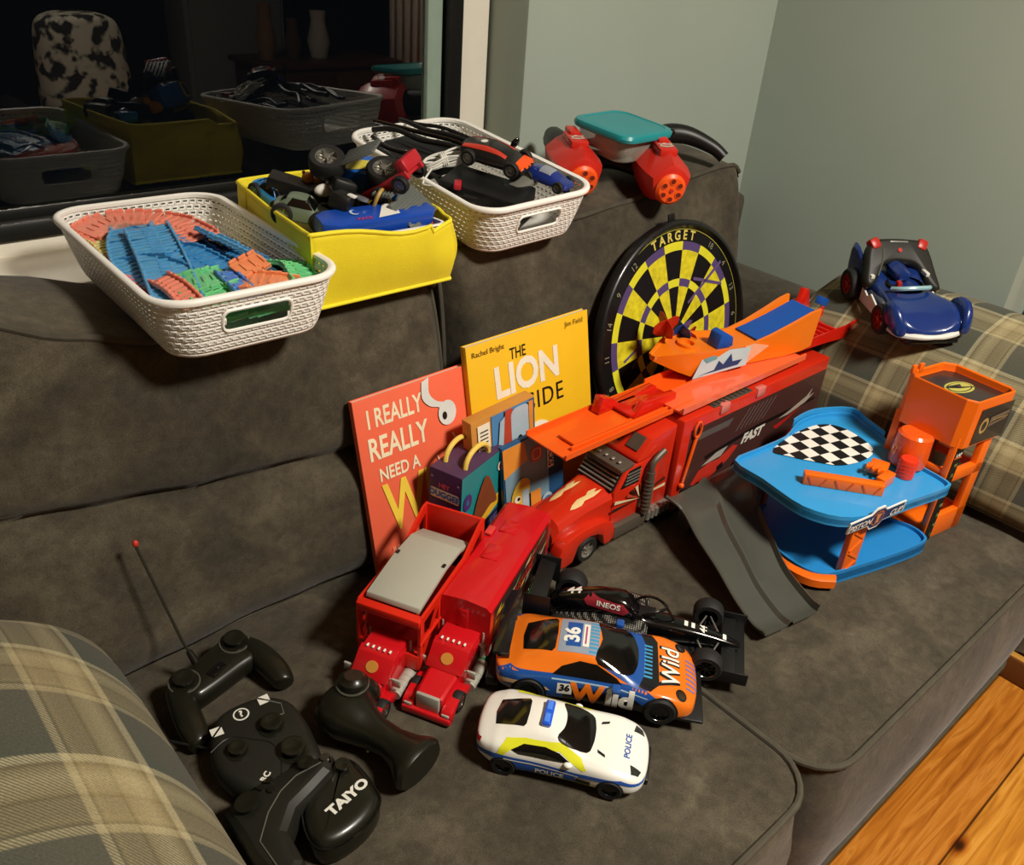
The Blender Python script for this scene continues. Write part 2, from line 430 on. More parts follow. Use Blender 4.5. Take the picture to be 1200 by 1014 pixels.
def back_cushion(x0, x1, ztop, zc, depth, nm='back_cushion', lean=.17, seed=0, y0=.79):
    """front face leans back, a stitched crease zc(x) divides it, top rolls back; grid over a closed front+top+back"""
    prof = []                                                        # parameter t 0..1: bottom front -> top front -> top back -> bottom back
    mb = MB(); NU = 70; NV = 90
    def P(u, t):
        x = x0+(x1-x0)*u
        eu = min(u, 1-u)*(x1-x0)                                     # distance to the side edges
        side = 1-max(0, 1-eu/.035)**2.2
        zt = ztop(x)
        if t < .62:
            z = zt*(t/.62)-.02*(1-t/.62); c = zc(x)
            y = y0+lean*z
            d = 0
            if z < c: d = .032*min(1, math.sin(PI*max(0, min(1, (z+.012)/(c+.012))))*1.5)**.5
            else: d = .024*math.sin(PI*max(0, min(1, (z-c)/(zt-c))))**.5
            d -= .010*math.exp(-((z-c)/.012)**2)
            d += .010*noise.noise(Vector((x*4+seed, z*5, 0)))+.004*noise.noise(Vector((x*14+seed, z*12, 3)))
            y = y - d*side + (1-side)*.05
        elif t < .86:
            q = (t-.62)/.24; z = zt+.012*math.sin(PI*q)-.02*q*0; y = y0+lean*zt+depth*q
            z += .005*noise.noise(Vector((x*9+seed, y*9, 1)))
            z -= (1-side)*.025
        else:
            q = (t-.86)/.14; z = zt*(1-q)-.02*q; y = y0+lean*zt+depth
        return (x, y, z+S)
    mb.grid(P, NU, NV)
    n = NU+1
    idx = lambda i, j: j*n+i
    for i in (0, NU): mb.add([P(i/NU, j/NV) for j in range(NV+1)], [list(range(NV+1))])
    c = mb.out(nm, sofa, SUEDE, ang=80)
    pb = MB()
    jt = .62
    pb.tube([tuple(Vector(P(.012+.976*i/60, jt))+Vector((0, -.0005, .001))) for i in range(61)], .0042, 8)
    for e in (.012, .988): pb.tube([tuple(Vector(P(e, .02+.6*i/40))+Vector((.002 if e > .5 else -.002, -.001, 0))) for i in range(41)], .0036, 8)
    pb.out('piping', c, PIPE)
    return c
def ztL(x): return interp([(-.2, .43), (.12, .425), (.2, .392), (.29, .366), (.47, .364), (.69, .366)], x)
def zcL(x): return interp([(0, .242), (.19, .204), (.33, .177), (.5, .166), (.69, .16)], x)
def ztR(x): return interp([(.70, .40), (.95, .400), (1.05, .412), (1.3, .438), (1.4, .44)], x)
def zcR(x): return .17+.03*math.sin(x*3)
back_cushion(-.50, .672, ztL, zcL, .20, lean=.14, y0=.820)
back_cushion(.684, 1.372, ztR, zcR, .20, seed=5, lean=.165, y0=.826)
# base, arms and back frame
mb = MB()
mb.box((.46, .62, .185), (1.96, .74, .10), bev=.02)
mb.box((.475, 1.105, .41), (2.45, .05, .66), bev=.02)
mb.out('base', sofa, SUEDE)
for x in (-.48, 1.42):
    for y in (.38, 1.05): mb = MB(); mb.cyl((x, y, 0), (x, y, .14), .022, .03); mb.out('leg', sofa, mat('dark_wood_feet', '#2a1a10', .5))
def arm(x0, x1, y0, y1, top):
    mb = MB(); secs = []
    prof = [(x0, .16), (x0-.0, top*.6)] + [((x0+x1)/2+(x1-x0)/2*sqz(math.cos(a), .75), top-.09+.09*math.sin(a)**.8) for a in [PI-PI*i/14 for i in range(15)]] + [(x1, top*.6), (x1, .16)]
    for y, k in ((y0, .9), (y0+.012, .97), (y0+.03, 1), (y1, 1)):
        cx = (x0+x1)/2
        secs.append([(cx+(x-cx)*k, y, z*k if z > .2 else z) for x, z in prof])
    mb.loft(secs); return mb.out('arm', sofa, SUEDE, ang=60)
arm(1.475, 1.70, .19, 1.08, S+.165)
arm(-.75, -.525, .15, 1.08, S+.165)

# ------------------------------------------------------------------ plaid
def plaid(name, pu, pv, offu=0, offv=0):
    m = bpy.data.materials.new(name); m.use_nodes = True; nt = m.node_tree; b = nt.nodes['Principled BSDF']
    uv = nt.nodes.new('ShaderNodeUVMap'); sp = nt.nodes.new('ShaderNodeSeparateXYZ'); nt.links.new(uv.outputs[0], sp.inputs[0])
    def band(ax, per, off):
        f = nmath(nt, 'FRACT', nmath(nt, 'ADD', nmath(nt, 'DIVIDE', sp.outputs[ax], per), off+10))
        return ramp(nt, f, [(0, '#545347'), (.24, '#58564a'), (.25, '#a09573'), (.29, '#ada27d'), (.30, '#6f6549'), (.33, '#9a8c66'), (.36, '#8f8260'), (.46, '#8f8260'), (.47, '#7c6d4a'), (.50, '#a1936c'), (.60, '#b2a57d'),
                            (.66, '#9a8c66'), (.69, '#7a6c4c'), (.71, '#b8ae8a'), (.75, '#b8ae8a'), (.76, '#4b5046'), (1, '#545347')])
    cu = band('X', pu, offu); cv = band('Y', pv, offv)
    # twill: diagonal threads decide which of the two colours shows
    tw = nmath(nt, 'FRACT', nmath(nt, 'MULTIPLY', nmath(nt, 'ADD', sp.outputs['X'], sp.outputs['Y']), 260))
    th = nmath(nt, 'MULTIPLY_ADD', nmath(nt, 'GREATER_THAN', tw, .5), .5, .25)
    c = mix(nt, th, cu, cv)
    n = nt.nodes.new('ShaderNodeTexNoise'); n.inputs['Scale'].default_value = 500; nt.links.new(uv.outputs[0], n.inputs['Vector'])
    c = mix(nt, .5, c, ramp(nt, n.outputs['Fac'], [(.3, '#b0b0b0'), (.7, '#ffffff')]), 'MULTIPLY')
    nt.links.new(c, b.inputs['Base Color']); b.inputs['Roughness'].default_value = .95; b.inputs['Specular IOR Level'].default_value = .1
    b.inputs['Sheen Weight'].default_value = .1
    bp = nt.nodes.new('ShaderNodeBump'); bp.inputs['Strength'].default_value = .3; bp.inputs['Distance'].default_value = .001
    nt.links.new(tw, bp.inputs['Height']); nt.links.new(bp.outputs['Normal'], b.inputs['Normal'])
    return m
def cushion(name, o, U, V, th, fn, m, label, parent=None, n=48):
    """plump square cushion; fn(u,v,side) -> point; u,v in -1..1"""
    mb = MB(); uvs = []
    for side in (1, -1):
        vs = []; fs = []
        for j in range(n+1):
            for i in range(n+1):
                u = -1+2*i/n; v = -1+2*j/n; vs.append(fn(u, v, side)); uvs.append((u*U/2, v*V/2))
        for j in range(n):
            for i in range(n):
                a = j*(n+1)+i; fs.append([a, a+1, a+n+2, a+n+1])
        mb.add(vs, fs)
    ob = mb.out(name, parent, m, ang=80)
    uvl = ob.data.uv_layers.new(name='UVMap')
    for lp in ob.data.loops: uvl.data[lp.index].uv = uvs[lp.vertex_index]
    return ob
def puff(u, v, p=2.6): return max(0, (1-abs(u)**p))**.5*max(0, (1-abs(v)**p))**.5
# right cushion: lies draped against and over the right arm
def fR(u, v, side):
    s = (v+1)/2                                                      # 0 bottom edge (on the seat), 1 top edge (over the arm)
    rr = 1-.035*abs(u)**6*abs(v)**6
    y = .485+.275*u*(1-.03*abs(v)**3)*rr
    path = [(0, (1.352, .002)), (.25, (1.375, .080)), (.5, (1.415, .150)), (.72, (1.475, .200)), (.88, (1.555, .224)), (1, (1.64, .222))]
    x = interp([(a, p[0]) for a, p in path], s); z = interp([(a, p[1]) for a, p in path], s)
    x2 = interp([(a, p[0]) for a, p in path], min(1, s+.02)); z2 = interp([(a, p[1]) for a, p in path], min(1, s+.02))
    x1 = interp([(a, p[0]) for a, p in path], max(0, s-.02)); z1 = interp([(a, p[1]) for a, p in path], max(0, s-.02))
    t = Vector((x2-x1, 0, z2-z1)).normalized(); nrm = Vector((-t.z, 0, t.x))
    h = .045*puff(u, v)*side
    h += .004*noise.noise(Vector((u*3, v*3, side)))*puff(u, v)
    q = Vector((x+.02, y, z+.008))+nrm*(h if side > 0 else h*.5)
    return (q.x, q.y, q.z+S)
pr = cushion('plaid_cushion', None, .55, .50, 0, fR, plaid('plaid_wool_grey_beige', .112, .125, .1, .3), 'x')
tag(pr, 'plaid wool cushion draped over the right arm under the blue convertible toy', 'cushion')
mb = MB(); mb.tube([tuple(Vector(fR(math.cos(a) and c[0], c[1], 1))) for a, c in [(1, p) for p in [(-1+2*i/30, -1) for i in range(30)]+[(1, -1+2*i/30) for i in range(30)]+[(1-2*i/30, 1) for i in range(30)]+[(-1, 1-2*i/30) for i in range(30)]]], .0042, 8, closed=True)
mb.out('piping', pr, mat('plaid_cushion_piping', '#6b6450', .9))
# left cushion, near the camera
def fL(u, v, side):
    rr = 1-.03*abs(u)**6*abs(v)**6
    a = abs(u)
    x = -.175+.340*math.copysign(a**.9, u)*rr; y = .425+.44*v*rr
    h = max(0, 1-abs(u)**2.6)**.62*max(0, 1-abs(v)**3.4)**.55
    z = .02+ (.268*h if side > 0 else .03*(1-h)-.02)
    z += .006*noise.noise(Vector((u*2.2, v*2.2, side+4)))*h
    return (x, y, z+S+ (0 if side > 0 else .0))
pl_ = cushion('plaid_cushion', None, .75, .85, 0, fL, plaid('plaid_wool_beige_grey', .135, .16, .45, .2), 'x', n=64)
tag(pl_, 'large beige and grey plaid cushion in the near left corner by the game controllers', 'cushion')
# ------------------------------------------------------------------ rattan-look plastic baskets
PLW = mat('white_basket_plastic', '#f3f1e9', .42, var=.015)
RIM_W, RIM_L, B_H = .202, .348, .068
def basket_body():
    mb = MB(); W1, L1, W0, L0, H = RIM_W, RIM_L, RIM_W-.036, RIM_L-.036, B_H
    per = 2*(W1+L1)-8*.04+2*PI*.04; NC = 106; NR = 8
    outl = rrect(W1, L1, .04, 8); pts = []
    cum = [0]
    for i in range(len(outl)): cum.append(cum[-1]+(Vector(outl[(i+1) % len(outl)])-Vector(outl[i])).length)
    T = cum[-1]
    base = rrect(W0, L0, .032, 8)
    def at(s, t):
        s %= T
        for i in range(len(outl)):
            if s <= cum[i+1]: break
        q = (s-cum[i])/(cum[i+1]-cum[i]); j = (i+1) % len(outl)
        a = Vector(outl[i]).lerp(Vector(outl[j]), q); b = Vector(base[i]).lerp(Vector(base[j]), q)
        p = b.lerp(a, t**.8); return (p.x, p.y, H*t)
    ds = T/NC
    for r in range(NR):
        t0, t1 = .06+.88*r/NR, .06+.88*(r+1)/NR; dt = t1-t0
        for c in range(NC):
            s0 = ds*(c+(.5 if r % 2 else 0)); m = at(s0+ds/2, (t0+t1)/2)
            if abs(m[0]) < .036 and abs(m[1]) > .12 and r in (3, 4, 5): continue
            O = [at(s0, t0), at(s0+ds, t0), at(s0+ds, t1), at(s0, t1)]
            I = [at(s0+ds*.2, t0+dt*.38), at(s0+ds*.8, t0+dt*.38), at(s0+ds*.8, t1-dt*.38), at(s0+ds*.2, t1-dt*.38)]
            mb.add(O+I, [[k, (k+1) % 4, 4+(k+1) % 4, 4+k] for k in range(4)])
    n = 90
    for ta, tb in ((0, .06), (.94, 1)): mb.add([at(T*i/n, ta) for i in range(n)]+[at(T*i/n, tb) for i in range(n)], [[i, (i+1) % n, n+(i+1) % n, n+i] for i in range(n)])
    mb.add([(x, y, .0015) for x, y in base], [list(range(len(base)))])
    return mb, at, T
def make_basket():
    mb, at, T = basket_body()
    root = thing('storage_basket', 'x', 'basket')
    mb.out('basket_wall', root, PLW, solid=.0016, ang=30)
    r = MB(); o = rrect(RIM_W+.004, RIM_L+.004, .042, 10)
    # rolled rim: a flat lip with a rounded edge
    secs = []
    n = len(o)
    for d, z in ((-.004, B_H-.003), (-.004, B_H+.001), (-.001, B_H+.0025), (.003, B_H+.002), (.0045, B_H-.001), (.0035, B_H-.004), (.0005, B_H-.003)):
        oo = rrect(RIM_W+2*d, RIM_L+2*d, .04+d, 10); secs.append([(x, y, z) for x, y in oo])
    vs = [p for q in secs for p in q]; k = len(secs)
    r.add(vs, [[i*n+j, i*n+(j+1) % n, ((i+1) % k)*n+(j+1) % n, ((i+1) % k)*n+j] for i in range(k) for j in range(n)])
    r.out('rim', root, PLW, ang=60)
    for s in (-1, 1):
        h = MB(); zc = B_H*.06+B_H*.88*4.5/8; t = zc/B_H
        yy = (RIM_L-.036)/2+.018*t**.8
        h.tube([(x, s*(yy+.0006+(z-0)*.26), zc+z) for x, z in smooth_poly([(p[0], p[1]) for p in rrect(.076, .025, .008, 3)], 1)], .0019, 6, closed=True)
        h.out('handle_ring', root, PLW)
    return root
bk = make_basket()
bk.location = (.366, .945, .378+S); bk.rotation_euler = (0, 0, math.radians(-1))
bk['label'] = 'white woven-look plastic basket filled with coloured translucent track pieces'; bk['group'] = 'white plastic storage baskets'
bk2 = copy_tree(bk); bk2.location = (.808, .995, .415+S); bk2.rotation_euler = (math.radians(5), math.radians(-3), math.radians(-2))
bk2['label'] = 'white woven-look plastic basket holding black cables and white cord'
bpy.context.view_layer.update()

# ---- translucent track strips in the first basket
def strip(path, col, name_label, roll=0, wide=.042, M=None, lift=0):
    mb = MB(); P = smooth_poly(path, 8, closed=False); P = [Vector(p) for p in P]
    L = [0]
    for a, b in zip(P, P[1:]): L.append(L[-1]+(b-a).length)
    k = 0; s = 0; n = int(L[-1]/.0085)
    for q in range(n+1):
        s = L[-1]*q/max(1, n)
        while k < len(L)-2 and L[k+1] < s: k += 1
        p = P[k].lerp(P[k+1], (s-L[k])/max(1e-6, L[k+1]-L[k])); d = (P[k+1]-P[k]).normalized()
        z = Vector((0, 0, 1)); side = d.cross(z).normalized(); up = side.cross(d)
        rr = Matrix.Rotation(roll+random.uniform(-.05, .05), 3, d); side = rr @ side; up = rr @ up
        R = Matrix((d, side, up)).transposed().to_4x4(); R.translation = p + up*lift; R = R @ Matrix.Rotation(-.16, 4, 'Y')
        mb.xf(R)
        mb.box((0, 0, 0), (.0115, wide, .0022), bev=.0006, seg=1)
        mb.box((0, wide/2-.002, .0022), (.010, .003, .005), bev=.0006, seg=1); mb.box((0, -wide/2+.002, .0022), (.010, .003, .005), bev=.0006, seg=1)
        mb.box((.0045, 0, .0016), (.003, .012, .0018))
    mb.xf(Matrix())
    m = mat('track_plastic_'+col[1:], col, .3, var=.08, vscale=60)
    m.node_tree.nodes['Principled BSDF'].inputs['Subsurface Weight'].default_value = .6; m.node_tree.nodes['Principled BSDF'].inputs['Subsurface Scale'].default_value = .004
    o = mb.out('track_strip', None, m, flat=True); o.matrix_world = bk.matrix_world.copy()
    return tag(o, name_label, 'toy track', 'translucent toy track strips in the basket')
CO, YE, BL, BD, GR, OR, RD = '#ee8f78', '#cfcd84', '#5b9fcb', '#3c87bd', '#74c98c', '#ec9060', '#dd7a84'
Zt = .047
ST = [
 ([(-.072, .125, Zt+.006), (-.040, .135, Zt+.012), (.0, .118, Zt+.012), (.022, .085, Zt+.010), (.030, .045, Zt+.006)], CO, 'coral translucent track strip curving along the far end of the basket', .1, .05),
 ([(-.078, .14, Zt+.002), (-.079, .09, Zt), (-.078, .05, Zt-.004)], CO, 'short coral track strip against the far left inside wall of the basket', -.3, .03),
 ([(-.062, .125, Zt-.002), (-.060, .075, Zt), (-.060, .03, Zt-.006)], YE, 'yellow-green translucent track strip below the coral one at far left', 0, .046),
 ([(.042, .115, Zt-.012), (.060, .085, Zt-.010), (.072, .04, Zt-.014)], YE, 'yellow-green track strip lying beside the far right inside wall', -.5, .04),
 ([(-.030, .098, Zt+.012), (-.052, .045, Zt+.010), (-.064, -.02, Zt+.002), (-.062, -.07, Zt-.006)], BL, 'long blue translucent track strip running down the left of the heap', .15, .05),
 ([(-.010, .104, Zt+.008), (.008, .07, Zt+.006), (.016, .02, Zt), (.020, -.03, Zt-.004), (.030, -.062, Zt-.006)], BD, 'dark blue translucent track strip through the centre of the heap', -.2, .05),
 ([(.040, .045, Zt+.010), (.052, -.01, Zt+.006), (.064, -.055, Zt+.002), (.070, -.10, Zt-.004)], BL, 'narrow blue track strip running along the right of the heap', -.45, .034),
 ([(-.022, .07, Zt+.018), (-.034, .01, Zt+.016), (-.046, -.05, Zt+.008), (-.060, -.115, Zt-.002)], BL, 'blue translucent track strip on top of the heap, left of centre', .1, .052),
 ([(-.052, .03, Zt+.004), (-.02, -.01, Zt+.014), (.002, -.055, Zt+.006), (.004, -.09, Zt)], BD, 'dark blue track strip crossing the middle of the heap', 0, .05),
 ([(-.045, -.088, Zt+.004), (-.018, -.094, Zt+.008), (.008, -.092, Zt+.006), (.02, -.118, Zt+.002)], GR, 'green translucent track strip crossing in front of the blue ones', .1, .046),
 ([(-.034, -.07, Zt+.002), (-.034, -.11, Zt+.003), (-.018, -.138, Zt-.002)], GR, 'short green track strip nearest the handle end, left of centre', 0, .05),
 ([(.066, -.07, Zt+.004), (.078, -.10, Zt+.008), (.072, -.138, Zt+.002)], GR, 'green track strip in the near right corner of the basket', -.3, .04),
 ([(.016, -.098, Zt+.014), (.040, -.092, Zt+.018)], OR, 'tiny orange track piece tipped up by the green corner strip', .4, .03),
 ([(.014, -.118, Zt+.008), (.032, -.132, Zt+.008), (.052, -.146, Zt+.004)], OR, 'orange translucent track strip near the handle', .1, .040),
 ([(-.060, -.070, Zt+.008), (-.056, -.10, Zt+.008), (-.054, -.138, Zt+.002)], CO, 'short coral track strip at the near left of the heap', .2, .026),
 ([(-.082, -.02, Zt+.000), (-.080, -.055, Zt-.004), (-.076, -.10, Zt-.006)], RD, 'pinkish red track strip showing along the near left rim', -.4, .024),
 ([(.002, -.090, Zt+.010), (.004, -.142, Zt+.002)], '#5a86c8', 'pale blue track piece between the green and orange strips', 0, .024),
 ([(-.05, -.12, Zt-.018), (0, -.125, Zt-.018), (.06, -.128, Zt-.018)], GR, 'green track strip seen through the handle opening', 0, .05),
 ([(-.045, .09, Zt-.018), (-.038, .0, Zt-.018), (-.040, -.1, Zt-.018)], BD, 'dark blue track strip low in the heap by the left wall', 0, .05),
 ([(.03, .10, Zt-.018), (.045, .0, Zt-.016), (.05, -.1, Zt-.014)], BD, 'dark blue track strip low in the heap by the right wall', 0, .055),
]
for a in ST: strip(a[0], a[1], a[2], a[3], a[4])

# ---- yellow fabric bin
YF = mat('yellow_bin_fabric', '#e6d21c', .75, var=.05, vscale=25, bump=.15, bscale=400, sheen=.1)
bn = thing('fabric_storage_bin', 'yellow fabric bin full of toy vehicles between the two white baskets', 'storage bin', (.565, .95, .375))
def bin_pt(k, t, inner=0):                                           # k: corner-run parameter 0..1 around, t: height
    c = [(-.108, -.118), (-.10, -.119), (.05, -.124), (.094, -.113), (.098, -.106), (.112, 0), (.098, .112), (.088, .118), (-.02, .126), (-.072, .122), (-.08, .115), (-.098, 0)]
    n = len(c); f = k*n; i = int(f) % n; q = f-int(f)
    a = Vector(c[i]).lerp(Vector(c[(i+1) % n]), q)
    b = Vector((max(-.1, min(.1, a.x)), max(-.11, min(.11, a.y))))
    p = b.lerp(a, t); r = p.length
    bul = 1+.08*math.sin(PI*t)*(.3+.9*noise.noise(Vector((math.cos(2*PI*k)*1.5, math.sin(2*PI*k)*1.5, t))))
    z = .094*t
    if p.x > .06: z -= .010*t
    if p.y < -.08: z -= .016*t*math.exp(-((p.x-.025)/.06)**2)
    bul -= inner/max(.05, r)
    return (p.x*bul, p.y*bul, z)
mb = MB(); n = 96
def ring(t, inner): return [bin_pt(i/n, t, inner) for i in range(n)]
secs = [ring(t/10, 0) for t in range(11)] + [[(x, y, z+.0008) for x, y, z in ring(1, .0015)]] + [ring(1-t/10, .003) for t in range(0, 10)]
vs = [p for q in secs for p in q]
mb.add(vs, [[i*n+j, i*n+(j+1) % n, (i+1)*n+(j+1) % n, (i+1)*n+j] for i in range(len(secs)-1) for j in range(n)])
mb.add([(x, y, .002) for x, y, z in ring(0, 0)], [list(range(n))])
mb.out('fabric_wall', bn, YF, ang=60)
mb = MB()
mb.tube(ring(1, .0005), .0026, 8, closed=True); mb.out('rim_binding', bn, mat('yellow_binding', '#f0de2a', .7))
mb = MB(); mb.tube([(x*1.012, y*1.012, z+.002) for x, y, z in ring(0, 0)], .0022, 8, closed=True); mb.out('bottom_binding', bn, mat('yellow_binding', '#f0de2a', .7))
for k in (.012, .333, .615, .86): mb = MB(); mb.tube([tuple(Vector(bin_pt(k, t/12))*1.004) for t in range(13)], .0011, 6); mb.out('side_seam', bn, mat('yellow_binding', '#f0de2a', .7))
# stiff inner fill so the toys rest high
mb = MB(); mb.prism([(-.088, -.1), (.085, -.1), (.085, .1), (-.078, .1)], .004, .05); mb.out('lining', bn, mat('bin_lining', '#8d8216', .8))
# ------------------------------------------------------------------ toy cars
BLK = mat('black_plastic', '#121212', .42, var=.1)
BLKG = mat('gloss_black', '#0a0a0b', .16, coat=.6, var=.1)
TYRE = mat('toy_tyre_rubber', '#171716', .7, var=.1)
SILV = mat('silver_plastic', '#9c9a92', .3, metal=.7)
CHR = mat('chrome', '#c9c7be', .18, metal=1)
DARKR = mat('dark_rim', '#2b2b2c', .35, metal=.5)
def wheel(parent, x, y, r, w, rim=DARKR, spokes=10, ring=None, side=1, tyre=TYRE, z=None, name='wheel', hub=None):
    """axle along y; side = +1 outer face towards +y"""
    z = r if z is None else z
    mb = MB(); y0, y1 = y-w/2, y+w/2
    mb.lathe([(r*.62, y0+.0003), (r*.9, y0), (r, y0+w*.15), (r, y1-w*.15), (r*.9, y1), (r*.62, y1-.0003)], (x, 0, z), (0, 1, 0), 28)
    t = mb.out(name, parent, tyre, ang=50)
    m = MB(); yo = y1-.0008 if side > 0 else y0+.0008; yi = yo-side*w*.3
    m.lathe([(r*.66, yo), (r*.6, yo), (r*.56, yi), (.0001, yi)] if side > 0 else [(r*.66, yo), (r*.6, yo), (r*.56, yi), (.0001, yi)], (x, 0, z), (0, 1, 0), 28)
    for k in range(spokes):
        a = 2*PI*k/spokes; c, s_ = math.cos(a), math.sin(a)
        m.box((x+c*r*.33, (yo+yi)/2+side*w*.04, z+s_*r*.33), (r*.56, w*.08, r*.07), rot=(0, -a, 0))
    m.cyl((x, yi, z), (x, yo, z), r*.14, n=12)
    m.out('rim', t, rim, ang=40)
    if ring:
        q = MB(); q.tube([(x+math.cos(2*PI*i/28)*r*.66, yo, z+math.sin(2*PI*i/28)*r*.66) for i in range(28)], r*.035, 6, closed=True); q.out('rim_line', t, ring)
    return t
def car_body(parent, L, W, H, T, m, name='body', sub=2, n=22):
    """T: tables over x 0 (tail)..1 (nose): w half-width share, z0 underside, belt, top, wt top half-width"""
    secs = []
    for i in range(n+1):
        x = i/n; x = .5-.5*math.cos(PI*x) if 'cosx' in T else x
        w = interp(T['w'], x)*W/2; z0 = interp(T['z0'], x)*H; zb = interp(T['belt'], x)*H; zt = interp(T['top'], x)*H; wt = interp(T['wt'], x)*W/2
        X = (x-.5)*L
        X2 = X
        half = [(0, z0), (w*.75, z0), (w*.97, z0+.02*H), (w, z0+(zb-z0)*.35), (w*.985, z0+(zb-z0)*.75), (w*.93, zb), ((w*.86*.45+wt*.55), zb+(zt-zb)*.55), (wt, zb+(zt-zb)*.88), (wt*.6, zt), (0, zt+.012*H)]
        bow = lambda y: (-(abs(y)/(W/2))**2*L*.05 if x > .8 else (abs(y)/(W/2))**2*L*.03 if x < .12 else 0)*(abs(x-.5)*2-.6 if x > .8 else 1)
        pts = [(X2+bow(y), y, z) for y, z in half] + [(X2+bow(y), -y, z) for y, z in half[-2:0:-1]]
        secs.append(pts)
    mb = MB(); mb.loft(secs)
    o = mb.out(name, parent, m, ang=80, subsurf=sub)
    return bake(o)
class Paint:
    """decals laid on a car body from above or from a side"""
    def __init__(s, body, root, L, W, H): s.t = bvh(body); s.root = root; s.L, s.W, s.H = L, W, H; s.k = 0
    def _bm(s, d): return d if isinstance(d, bmesh.types.BMesh) else shape_mesh(d, .02)
    def top(s, d, m, name='decal', off=.0004, label=None, step=.004):
        return project(s._bm(d), s.t, (0, 0, s.H*1.5), (1, 0, 0), (0, 1, 0), (0, 0, 1), name, m, s.root, off, step, label, far=s.H*4)
    def side(s, d, m, sg, name='decal', off=.0004, label=None, step=.004, flip=True):
        u = (1, 0, 0) if sg < 0 else (-1, 0, 0)
        if sg > 0 and flip:
            pass
        return project(s._bm(d), s.t, (0, sg*s.W, 0), u, (0, 0, 1), (0, sg, 0), name, m, s.root, off, step, label, far=s.W*2)
def mirror(polys): return [[(p[0], -p[1]) for p in q][::-1] for q in polys]
def offs(bm, x, y, rot=0): bm.transform(Matrix.Translation((x, y, 0)) @ Matrix.Rotation(rot, 4, 'Z')); return bm
def place(root, a, b, h=0):
    """put a car so that its tail is at a and its nose at b on the seat"""
    v = Vector((b[0]-a[0], b[1]-a[1])); root.location = ((a[0]+b[0])/2, (a[1]+b[1])/2, h+S); root.rotation_euler = (0, 0, math.atan2(v.y, v.x)); return root

# ---- white police coupe
WPAINT = mat('police_white_paint', '#eceae0', .28, coat=.5, var=.015)
GLASSY = mat('toy_window_black', '#0c0d0d', .12, coat=.8, var=.1)
BLU = mat('police_blue', '#2a55a8', .35, var=.05); YEL = mat('police_yellow', '#dfe02a', .4, var=.05)
L, W, H = .190, .089, .056
pc = thing('toy_police_car', 'white toy police coupe with blue roof light, nearest car on the seat', 'toy car')
T = dict(w=[(0, .74), (.04, .88), (.12, .98), (.22, 1), (.4, .95), (.6, .95), (.8, 1), (.92, .95), (.98, .8), (1, .62)],
         z0=[(0, .34), (.1, .18), (.2, .14), (.8, .14), (.95, .14), (1, .22)],
         belt=[(0, .58), (.06, .66), (.16, .72), (.4, .68), (.6, .64), (.8, .60), (.92, .52), (.98, .42), (1, .34)],
         top=[(0, .62), (.06, .72), (.14, .82), (.26, .95), (.36, 1.0), (.46, .99), (.56, .86), (.66, .71), (.74, .69), (.9, .60), (.98, .47), (1, .38)],
         wt=[(0, .6), (.1, .62), (.2, .56), (.34, .54), (.48, .55), (.6, .66), (.7, .76), (.85, .76), (.95, .66), (1, .45)])
bd = car_body(pc, L, W, H, T, WPAINT)
P = Paint(bd, pc, L, W, H); X = lambda x: (x-.5)*L
ws = smooth_poly([(X(.475), -.0235), (X(.53), -.028), (X(.645), -.026), (X(.672), -.014), (X(.678), 0), (X(.672), .014), (X(.645), .026), (X(.53), .028), (X(.475), .0235), (X(.50), .011), (X(.507), 0), (X(.50), -.011)], 3)
P.top([ws], GLASSY, 'windscreen', label='glossy black windscreen')
rw = smooth_poly([(X(.11), -.015), (X(.12), .015), (X(.25), .0195), (X(.285), .0185), (X(.295), 0), (X(.285), -.0185), (X(.25), -.0195), (X(.10), 0)], 3)
P.top([[(X(.12), -.017), (X(.28), -.0195), (X(.292), -.016), (X(.295), 0), (X(.292), .016), (X(.28), .0195), (X(.12), .017), (X(.105), 0)]], GLASSY, 'rear_window')
